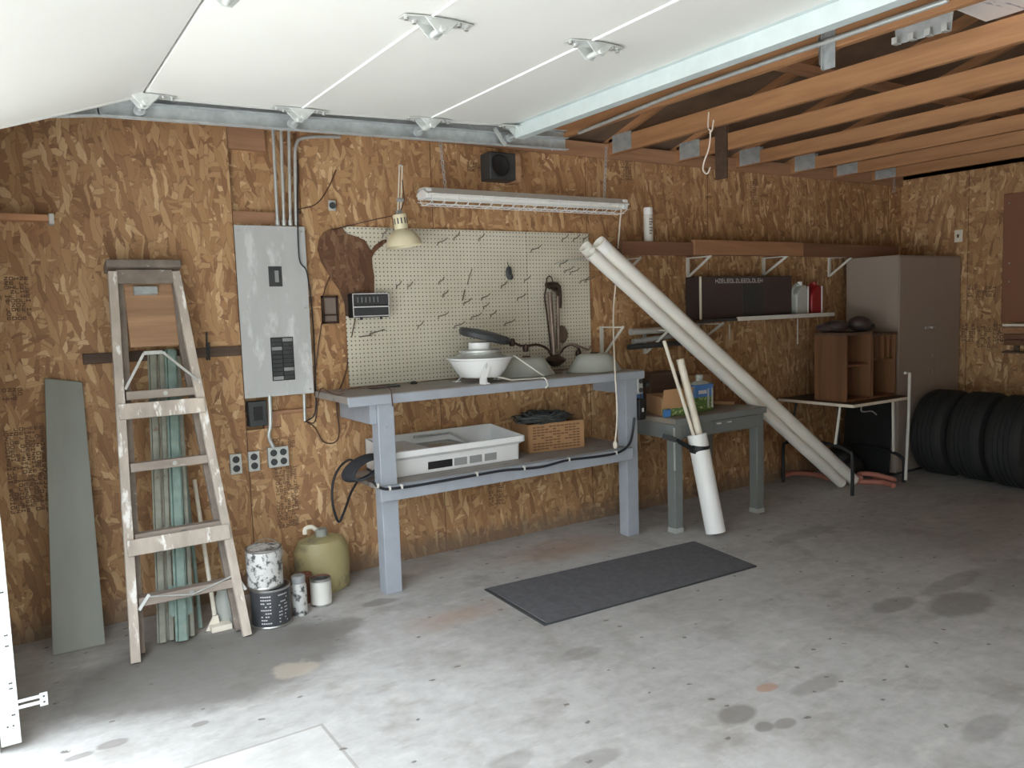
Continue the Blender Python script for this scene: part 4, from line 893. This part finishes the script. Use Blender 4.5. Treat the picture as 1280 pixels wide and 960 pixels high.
# ================================================================== PIPES
def pvcpipe(p, q, r, label, m='pvc', name='pvc_pipe', group=None):
    p, q = V(p), V(q); o = thing(name, tuple(q), label, 'pipe', group)
    MB().pipe(q, p, r, r*.9, 28).build('pipe', m, o)
    return o
G = 'long white pipes leaning across the desk end'
pa, pb = PY(738, 316, 4.10), PZ(1050, 602, .05)
pd = (pb-pa).normalized(); e2 = pd.cross(V((pd.x, pd.y, 0)).cross(V((0, 0, 1)))).normalized()
e2 = V((pd.y, -pd.x, 0)).normalized(); e1 = e2.cross(pd)
if e1.z < 0: e1 = -e1
if e2.y < 0: e2 = -e2
def lay(o0, start, r):
    p = pa+o0+pd*start; rr = r*math.sqrt(1-pd.z**2)+.002
    return p, p+pd*((p.z-rr)/-pd.z)
p, q = lay(V((0, 0, 0)), .0, .043); pvcpipe(p, q, .043, 'long white plastic pipe, lowest of the three leaning pipes', group=G)
p, q = lay(e1*.046+e2*.082, -.02, .043); pvcpipe(p, q, .043, 'long white plastic pipe, the rear one of the three leaning pipes', group=G)
p, q = lay(e1*.094, .01, .048); o = pvcpipe(p, q, .048, 'long white plastic pipe, uppermost of the three leaning pipes, with a collar', group=G)
MB().lathe([(.048, 0), (.050, .002), (.050, .07), (.048, .072)], p+pd*.01, pd, 28, cap0=False, cap1=False).build('collar', 'pvc_b', o)
tb = V((3.95, 3.66, .0)); tt = PY(871, 543, 3.79); d = (tt-tb).normalized(); tb = tb+d*.02
tu = thing('pipe_holder', tuple(tb), 'wide bright white pipe standing against the desk leg holding two sticks', 'pipe')
MB().pipe(tb, tt, .066, .060, 32).build('pipe', 'pvc_b', tu)
MB().lathe([(.0665, -.028), (.0675, -.026), (.0675, .026), (.0665, .028)], tb.lerp(tt, .86), V((.0, -.1, 1)), 32, cap0=False, cap1=False).build('strap_band', 'black', tu)
s = MB(); k = tb.lerp(tt, .86); s.bar(k+V((-.06, 0, .0)), PY(845, 550, 3.845), .004, .06, (0, -1, .2)); s.bar(PY(845, 550, 3.842), PY(828, 545, 3.90), .004, .035, (0, 0, 1)); s.build('strap', 'black', tu)
def stick(px, r, ox, deep, name, lab):
    p = PY(*px); k = tt+V((ox, 0, 0)); u = (k-p).normalized(); q = k+u*deep; o = thing(name, tuple(q), lab, 'pole')
    MB().cyl(q, p, r, 16).build('shaft', 'cream', o); MB().lathe([(r*.98, 0), (r*1.05, .004), (r*1.05, .02), (r*.98, .022)], p+u*.01, u, 16).build('end_ferrule', 'cream', o)
stick((830, 426, 3.87), .012, -.030, .10, 'thin_pole', 'thin cream pole standing in the wide white pipe')
stick((850, 449, 3.86), .026, .020, .08, 'thick_tube', 'thick cream tube standing in the wide white pipe')
# ================================================================== WALL BRACKETS AND SHELVES
def bracket(pt, pb, pr, Y0, label):
    top = PY(*pt, 4.49); bot = PY(*pb, 4.49); o = thing('shelf_bracket', tuple(bot), label, 'bracket', 'white shelf brackets on the wall')
    out = V((top.x+.0, 4.49-pr, top.z))
    MB().box((top.x-.014, 4.486, bot.z), (top.x+.014, 4.4995, top.z)).build('wall_plate', 'whitep', o, bevel=.001)
    s = MB(); s.bar(bot+V((0, -.004, .01)), out, .018, .008, (1, 0, 0)); s.build('brace', 'whitep', o)
    s = MB(); s.bar(top+V((0, 0, -.006)), out+V((0, 0, -.006)), .007, .01, (0, 0, 1)); s.build('arm', 'whitep', o)
bracket((752, 408), (754, 447), .24, 0, 'empty white bracket on the wall just right of the workbench')
bracket((806, 412), (808, 442), .26, 0, 'white bracket holding the grey rods behind the long pipes')
bracket((873, 404), (874, 428), .26, 0, 'white bracket under the left end of the loaded shelf')
bracket((860, 322), (859, 349), .24, 0, 'white bracket under the high shelf, above the left end of the dark case')
bracket((955, 322), (956, 344), .24, 0, 'white bracket under the high shelf, above the right part of the dark case')
bracket((1037, 322), (1037, 346), .24, 0, 'white bracket under the high shelf beside the red jug')
bracket((776, 324), (774, 350), .22, 0, 'white bracket under the left end of the high shelf behind the long pipes')
us = thing('high_shelf', (5.3, 4.35, 1.92), 'long brown wooden shelf high on the wall', 'shelf')
MB().box((3.66, 4.24, 1.925), (6.95, 4.4995, 1.945)).build('board', 'fascia_d', us)
MB().box((3.66, 4.215, 1.90), (4.34, 4.24, 1.995)).build('fascia', 'fascia_d', us, bevel=.003)
MB().box((4.34, 4.20, 1.905), (5.58, 4.24, 2.015)).build('fascia', 'fascia', us, bevel=.003)
MB().box((5.58, 4.215, 1.90), (6.95, 4.24, 2.01)).build('fascia', 'fascia_d', us, bevel=.003)
c = V((3.97, 4.29, 1.946)); sc_ = thing('spray_can', tuple(c), 'white spray can with dark lettering on the high shelf', 'spray can')
MB().lathe([(.031, 0), (.033, .004), (.033, .235), (.028, .245)], c, n=28).build('body', 'whitep', sc_); MB().lathe([(.031, .245), (.032, .248), (.032, .29), (.028, .294)], c, n=24).build('cap', 'white', sc_)
s = MB()
for r, n_ in ((.205, 4), (.185, 5), (.168, 3), (.145, 4), (.125, 4), (.105, 3)):
    for k in range(n_):
        a_ = -2.1+k*.22; s.poly([c+V((math.cos(a_+da)*.0334, math.sin(a_+da)*.0334, r+dz)) for da, dz in ((0, 0), (.16, 0), (.16, .011), (0, .011))])
s.build('label_print', 'ink', sc_, smooth=False)
ls = thing('lower_shelf', (5.2, 4.35, 1.41), 'white edged wall shelf carrying the dark case and jugs', 'shelf')
MB().box((4.43, 4.225, 1.408), (6.0, 4.4995, 1.426)).build('board', 'darkwood', ls)
MB().box((4.80, 4.205, 1.404), (6.0, 4.225, 1.436)).build('edge_strip', 'whitep', ls, bevel=.002)
MB().box((4.43, 4.21, 1.406), (4.80, 4.225, 1.428)).build('edge_strip', 'darkgrey', ls, bevel=.002)
for px, y0, y1 in ((912, 405, 425), (997, 398, 430)): MB().cyl(PY(px, y0, 4.4), PY(px, y1, 4.4), .005, 8).build('support_pin', 'whitep', ls)
z = 1.4265
dc = thing('dark_case', (5.0, 4.37, z), 'wide dark brown case with small white lettering on the lower shelf', 'case')
MB().box((4.50, 4.30, z), (5.56, 4.46, z+.325)).build('body', 'darkcase', dc, bevel=.006)
MB().box((4.478, 4.288, z), (4.498, 4.298, z+.325)).build('side_strip', 'cream', dc, bevel=.003)
MB().box((4.96, 4.296, z+.01), (5.20, 4.30, z+.26)).build('front_panel', 'darkgrey', dc, bevel=.002)
s = MB(); stamp(s, (4.66, 4.2985, z+.275), (1, 0, 0), (0, 0, 1), 17, 1, .032, .045); s.build('lettering', 'inkw', dc, smooth=False)
def oiljug(x, m, lab, capm, w_=.075):
    c = V((x, 4.27, z)); o = thing('oil_jug', tuple(c), lab, 'jug'); s = MB()
    s.prism([c+V((-w_, 0, .0)), c+V((w_, 0, 0)), c+V((w_, 0, .20)), c+V((w_*.7, 0, .245)), c+V((w_*.1, 0, .245)), c+V((-w_, 0, .17))], (0, .09, 0)); s.build('body', m, o, bevel=.012)
    MB().cyl(c+V((w_*.3, .045, .24)), c+V((w_*.3, .045, .275)), .02, 16).build('cap', capm, o)
    MB().tube(arc([c+V((-w_*.9, .045, .15)), c+V((-w_*1.05, .045, .20)), c+V((-w_*.4, .045, .25)), c+V((w_*.1, .045, .245))]), .012, 8).build('handle', m, o)
    MB().box(c+V((w_*.82, -.004, .01)), c+V((w_*1.02, .0, .235))).build('level_strip', 'white', o)
oiljug(5.66, 'frost', 'grey plastic oil jug with a white strip on the lower shelf', 'white')
oiljug(5.85, 'red', 'red plastic oil jug at the right end of the lower shelf', 'red', .068)
rdz = 1.33
for i, (pa, pb, r, m, lab) in enumerate((((788, 415), (866, 410), .024, 'galv_l', 'upper pale grey rod lying on the bracket behind the long pipes'), ((791, 427), (860, 417), .018, 'galv', 'second grey rod below the upper pale one behind the long pipes'), ((786, 434), (872, 427), .02, 'darkgrey', 'dark lower rail behind the long pipes'))):
    tag(MB().cyl(PY(*pa, 4.36), PY(*pb, 4.36), r, 14).build('metal_rod', m), lab, 'rod', 'rods on the wall brackets')
# ================================================================== METAL CABINET
mc = thing('metal_cabinet', (6.92, 4.15, 0), 'tall beige metal cabinet in the back corner', 'cabinet')
cx0, cx1, cy0, cy1, cz = 6.44, 7.43, 3.90, 4.40, 1.90
MB().box((cx0, cy0+.02, .03), (cx1, cy1, cz)).build('body', 'cabinet', mc, bevel=.004)
MB().box((cx0+.03, cy0+.05, 0), (cx1-.03, cy1, .03)).build('base', 'darkgrey', mc)
xm = 7.02
d1 = MB().box((cx0+.012, cy0, .05), (xm-.004, cy0+.02, cz-.015)).build('door', 'cabinet', mc, bevel=.004)
d2 = MB().box((xm+.004, cy0+.004, .05), (cx1-.012, cy0+.02, cz-.015)).build('door', 'cabinet', mc, bevel=.004)
q = V((6.93, cy0, 1.27)); s = MB(); s.box(q+V((-.09, -.012, -.012)), q+V((.03, .0, .012))); s.cyl(q+V((0, -.035, 0)), q, .018, 14); s.build('handle', 'steel', d1)
for z_ in (1.02, .88): MB().cyl((6.955, cy0-.008, z_), (6.955, cy0, z_), .012, 12).build('lock', 'steel', d1)
MB().box((cx0-.002, cy0+.004, .03), (cx0+.008, cy0+.022, cz)).build('corner_edge', 'cabinet', mc, bevel=.003)
# ================================================================== CARD TABLE AND BOOKCASES
TZ = .72
ct = thing('card_table', (6.0, 4.1, 0), 'square folding card table with black bent legs near the back corner', 'table')
tx0, tx1, ty0, ty1 = 5.595, 6.375, 3.755, 4.46
MB().box((tx0, ty0, TZ-.022), (tx1, ty1, TZ)).build('tabletop', 'darkwood', ct, bevel=.004)
s = MB(); s.box((tx0-.006, ty0-.006, TZ-.026), (tx0, ty1+.006, TZ-.003)); s.box((tx1, ty0-.006, TZ-.026), (tx1+.006, ty1+.006, TZ-.003)); s.box((tx0, ty0-.006, TZ-.026), (tx1, ty0, TZ-.003)); s.box((tx0, ty1, TZ-.026), (tx1, ty1+.006, TZ-.003)); s.build('edge_trim', 'cream', ct, bevel=.002)
for x, dh in ((5.575, .13), (6.285, 0)):
    y0, y1 = 3.745, 4.40
    MB().tube(arc([(x, y0, .0), (x, y0, .17+dh), (x, y0+.03, .215+dh), (x, y0+.12, .245+dh), (x, (y0+y1)/2, .26+dh), (x, y1-.12, .245+dh), (x, y1-.03, .215+dh), (x, y1, .17+dh), (x, y1, 0)], 4), .014, 10).build('leg', 'black', ct)
for x, y, m in ((5.64, 3.90, 'whitep'), (5.66, 4.33, 'darkgrey'), (6.27, 3.84, 'whitep'), (6.27, 4.36, 'darkgrey')):
    MB().cyl((x, y, TZ-.022), (5.575 if x < 6 else 6.285, y, .38 if x < 6 else .245), .011, 10).build('upright', m, ct)
s = MB(); s.tube(arc([(5.80, 3.82, TZ-.03), (5.84, 3.84, TZ-.085), (6.0, 3.86, TZ-.10), (6.10, 3.88, TZ-.14)]), .006, 7); s.build('folding_brace', 'galv', ct)
s = MB(); s.tube([PY(1133, 466, 3.715)+V((-.02, 0, 0)), PY(1137, 466, 3.715), PY(1136, 515, 3.715), PY(1132, 600, 3.70)], .012, 8)
tag(s.build('white_rod', 'whitep'), 'white angled rod standing against the right edge of the card table', 'rod')
def bookcase(x0, x1, y0, y1, h, shelves, label, div):
    o = thing('small_bookcase', ((x0+x1)/2, (y0+y1)/2, TZ+.001), label, 'bookcase', 'wooden bookcases on the card table'); z0 = TZ+.001
    for x in (x0, x1-.018): MB().box((x, y0, z0), (x+.018, y1, z0+h)).build('side_panel', 'bookcase', o, bevel=.002)
    MB().box((x0-.004, y0-.006, z0+h), (x1+.004, y1, z0+h+.02)).build('top', 'darkwood', o, bevel=.002)
    MB().box((x0+.018, y1-.008, z0), (x1-.018, y1, z0+h)).build('back_panel', 'bookcase', o)
    MB().box((x0+.018, y0, z0), (x1-.018, y1-.008, z0+.018)).build('bottom', 'bookcase', o)
    for f in shelves: MB().box((x0+.018, y0+.02, z0+h*f), (x1-.018, y1-.008, z0+h*f+.014)).build('shelf', 'bookcase', o)
    for f in div: MB().box((x0+(x1-x0)*f, y0+.02, z0+h*.62), (x0+(x1-x0)*f+.012, y1-.01, z0+h)).build('divider', 'bookcase', o)
bookcase(5.665, 6.005, 3.865, 4.16, .535, [.52], 'brown wooden bookcase on the card table, nearer the wall shelf, with one shelf', [])
bookcase(6.012, 6.355, 3.865, 4.16, .515, [.6], 'brown wooden bookcase on the card table, next to the beige cabinet, with upright dividers', [.3, .55, .78])
zz = TZ+.562
s = MB(); s.ball((5.80, 4.05, zz+.045), (.12, .09, .048)); s.ball((5.70, 4.08, zz+.035), (.09, .07, .038)); tag(s.build('dark_bundle', 'darkcase'), 'low dark bundle on top of the bookcase nearer the wall shelf', 'bundle')
s = MB(); s.ball((6.04, 4.0, zz+.055), (.10, .09, .065)); s.ball((6.1, 4.0, zz+.03), (.09, .09, .04)); tag(s.build('rounded_bundle', 'darkcase'), 'taller dark rounded bundle on top of the bookcases beside the metal cabinet', 'bundle')
m = MB(); m.prism([(6.36, 3.93, .0), (6.36, 4.38, .0), (6.425, 4.38, .66), (6.425, 3.93, .66)], (.012, 0, 0)); tag(m.build('black_panel', 'black', smooth=False, bevel=.002), 'black flat panel leaning on the beige cabinet under the card table', 'panel')
m = MB(); m.ball((6.14, 4.24, .14), (.13, .14, .14)); m.ball((6.14, 4.16, .10), (.12, .12, .10)); tag(m.build('dark_bag', 'black'), 'slumped black bag on the floor under the card table', 'bag')
hs = [PZ(965, 590, .02), PZ(985, 583, .02), PZ(1005, 581, .02), PZ(1030, 586, .02), PZ(1050, 592, .02), PZ(1075, 596, .02), PZ(1098, 604, .02), PZ(1108, 602, .02), PZ(1095, 597, .02), PZ(1070, 588, .02), PZ(1050, 582, .02)]
hs = [V((min(p.x, 6.30), min(p.y, 4.45), .022)) for p in hs]
s = MB(); s.tube(arc([(5.63, 4.43, .05), (5.8, 4.44, .04), (5.93, 4.36, .022), (5.90, 4.15, .022), (5.97, 3.95, .022), (6.07, 3.80, .022), (6.03, 3.68, .022)], 8), .021, 10); s.tube(arc([(5.95, 3.92, .06), (6.0, 3.96, .08), (6.10, 3.88, .07), (6.20, 3.78, .03), (6.23, 3.9, .022), (6.22, 3.98, .022)], 8), .021, 10)
tag(s.build('red_hose', 'hose'), 'loops of faded red hose on the floor under the card table', 'hose')
# ================================================================== TYRES
def tyre(y, label, R=.368, w_=.145, x=6.86):
    c = V((x, y, R)); o = thing('tyre', (x, y, 0), label, 'tyre', 'tyres standing at the back wall')
    prof_ = [(R*.58, -w_*.80), (R*.66, -w_*1.0), (R*.84, -w_*1.02), (R*.95, -w_*.88), (R*.995, -w_*.66)]
    g = []
    for k in range(5):
        a0 = -w_*.62+k*w_*.26; g += [(R, a0), (R, a0+w_*.18), (R-.007, a0+w_*.195), (R-.007, a0+w_*.245)]
    g = g[:-2]
    prof_ = prof_+g+[(R*.995, w_*.66), (R*.95, w_*.88), (R*.84, w_*1.02), (R*.66, w_*1.0), (R*.58, w_*.8)]
    prof_ += [(R*.60, w_*.55), (R*.62, 0), (R*.60, -w_*.55), (R*.58, -w_*.8)]
    MB().lathe(prof_, c, (0, 1, 0), 64, cap0=False, cap1=False).build('tread_casing', 'rubber', o)
    for sg in (-1, 1): MB().lathe([(R*.70, sg*w_*1.003), (R*.74, sg*w_*1.035), (R*.78, sg*w_*1.01)], c, (0, 1, 0), 48, cap0=False, cap1=False).build('sidewall_ring', 'rubber', o)
tyre(3.70, 'black tyre standing upright, the one nearest the beige cabinet')
tyre(3.39, 'black tyre standing upright between the two others')
tyre(3.06, 'black tyre standing upright, cut by the right edge of the photo', x=6.80)
# ================================================================== BACK WALL
wp = thing('wall_panel', (7.43, 3.0, 1.3), 'plain brown board panel mounted on the back wall', 'panel')
a, b = PX(1256, 243, 7.43), PX(1254, 403, 7.43)
MB().box((7.415, 2.45, b.z), (7.4495, a.y, a.z)).build('board', 'brownboard', wp, bevel=.003)
for px in ((1262, 237+17), (1262, 329), (1262, 352)): q = PX(*px, 7.415); MB().cyl(q, q+V((-.008, 0, 0)), .007, 8).build('nail', 'steel', wp)
rk = thing('lumber_rack', (7.38, 3.0, 1.03), 'reddish lumber pieces stacked on a rack under the brown wall panel', 'rack')
for i, (y0, z0, z1, m) in enumerate(((3.48, 1.262, 1.285, 'cream'), (3.485, 1.20, 1.255, 'fascia'), (3.47, 1.15, 1.195, 'fascia_d'), (3.48, 1.10, 1.145, 'bookcase'), (3.50, 1.03, 1.045, 'darkwood'))):
    MB().box((7.30+.01*i, 2.45, z0), (7.4495, y0, z1)).build('board', m, rk, bevel=.002)
MB().box((7.42, 3.40, 1.045), (7.4495, 3.44, 1.10)).build('support', 'darkwood', rk)
q = PX(1198, 295, 7.44); o = thing('wall_switch', tuple(q), 'small pale switch plate on the back wall above the cabinet', 'switch')
MB().box(q+V((-.004, -.035, -.055)), q+V((.0095, .035, .055))).build('plate', 'cream', o, bevel=.003); MB().box(q+V((-.012, -.008, -.015)), q+V((-.004, .008, .015))).build('toggle', 'ink', o)
chn = chain(PX(1117, 195, 6.95), PX(1118, 240, 6.95), r=.010).build('hanging_chain', 'galv'); tag(chn, 'short chain hanging from the joists at the back corner', 'chain')
# ================================================================== MAT
mt = thing('rubber_mat', (2.92, 3.4, 0), 'dark grey rubber mat lying on the concrete in front of the workbench', 'mat')
A, B, C_, D_ = V((2.176, 3.728, .001)), V((3.723, 3.637, .001)), V((3.641, 3.061, .001)), V((2.148, 3.111, .001))
cc_ = (A+B+C_+D_)/4
MB().prism([p for p in (A, B, C_, D_)], (0, 0, .008)).build('base', 'darkgrey', mt, bevel=.002)
MB().prism([cc_+(p-cc_)*.975+V((0, 0, .008)) for p in (A, B, C_, D_)], (0, 0, .004)).build('pile', 'mat', mt)
# ================================================================== LIGHT
wd = bpy.data.worlds.new('world'); S.world = wd; wd.use_nodes = True
wt = wd.node_tree; bg = wt.nodes['Background']; tcw = wt.nodes.new('ShaderNodeTexCoord'); sx = wt.nodes.new('ShaderNodeSeparateXYZ'); rp = wt.nodes.new('ShaderNodeValToRGB')
wt.links.new(tcw.outputs['Generated'], sx.inputs[0]); wt.links.new(sx.outputs['Z'], rp.inputs[0]); wt.links.new(rp.outputs[0], bg.inputs[0])
el = rp.color_ramp.elements; el[0].position = .12; el[0].color = (.20, .22, .20, 1); el[1].position = .40; el[1].color = (.84, .92, 1.0, 1)
bg.inputs[1].default_value = 1.6
sd = bpy.data.lights.new('sun', 'SUN'); sun = bpy.data.objects.new('sun', sd); COL.objects.link(sun)
sd.energy = 3.0; sd.angle = .009; sd.color = (1, .96, .9)
sun.rotation_euler = V((-.25, .45, -.85)).to_track_quat('-Z', 'Y').to_euler(); sun.location = (-4, -6, 8)
vs = S.view_settings; vs.view_transform = 'Standard'; vs.look = 'None'; vs.exposure = 2.36; vs.gamma = 1; vs.use_curve_mapping = False
S.cycles.max_bounces = 10; S.cycles.diffuse_bounces = 7; S.cycles.use_denoising = True; S.cycles.sample_clamp_indirect = 8
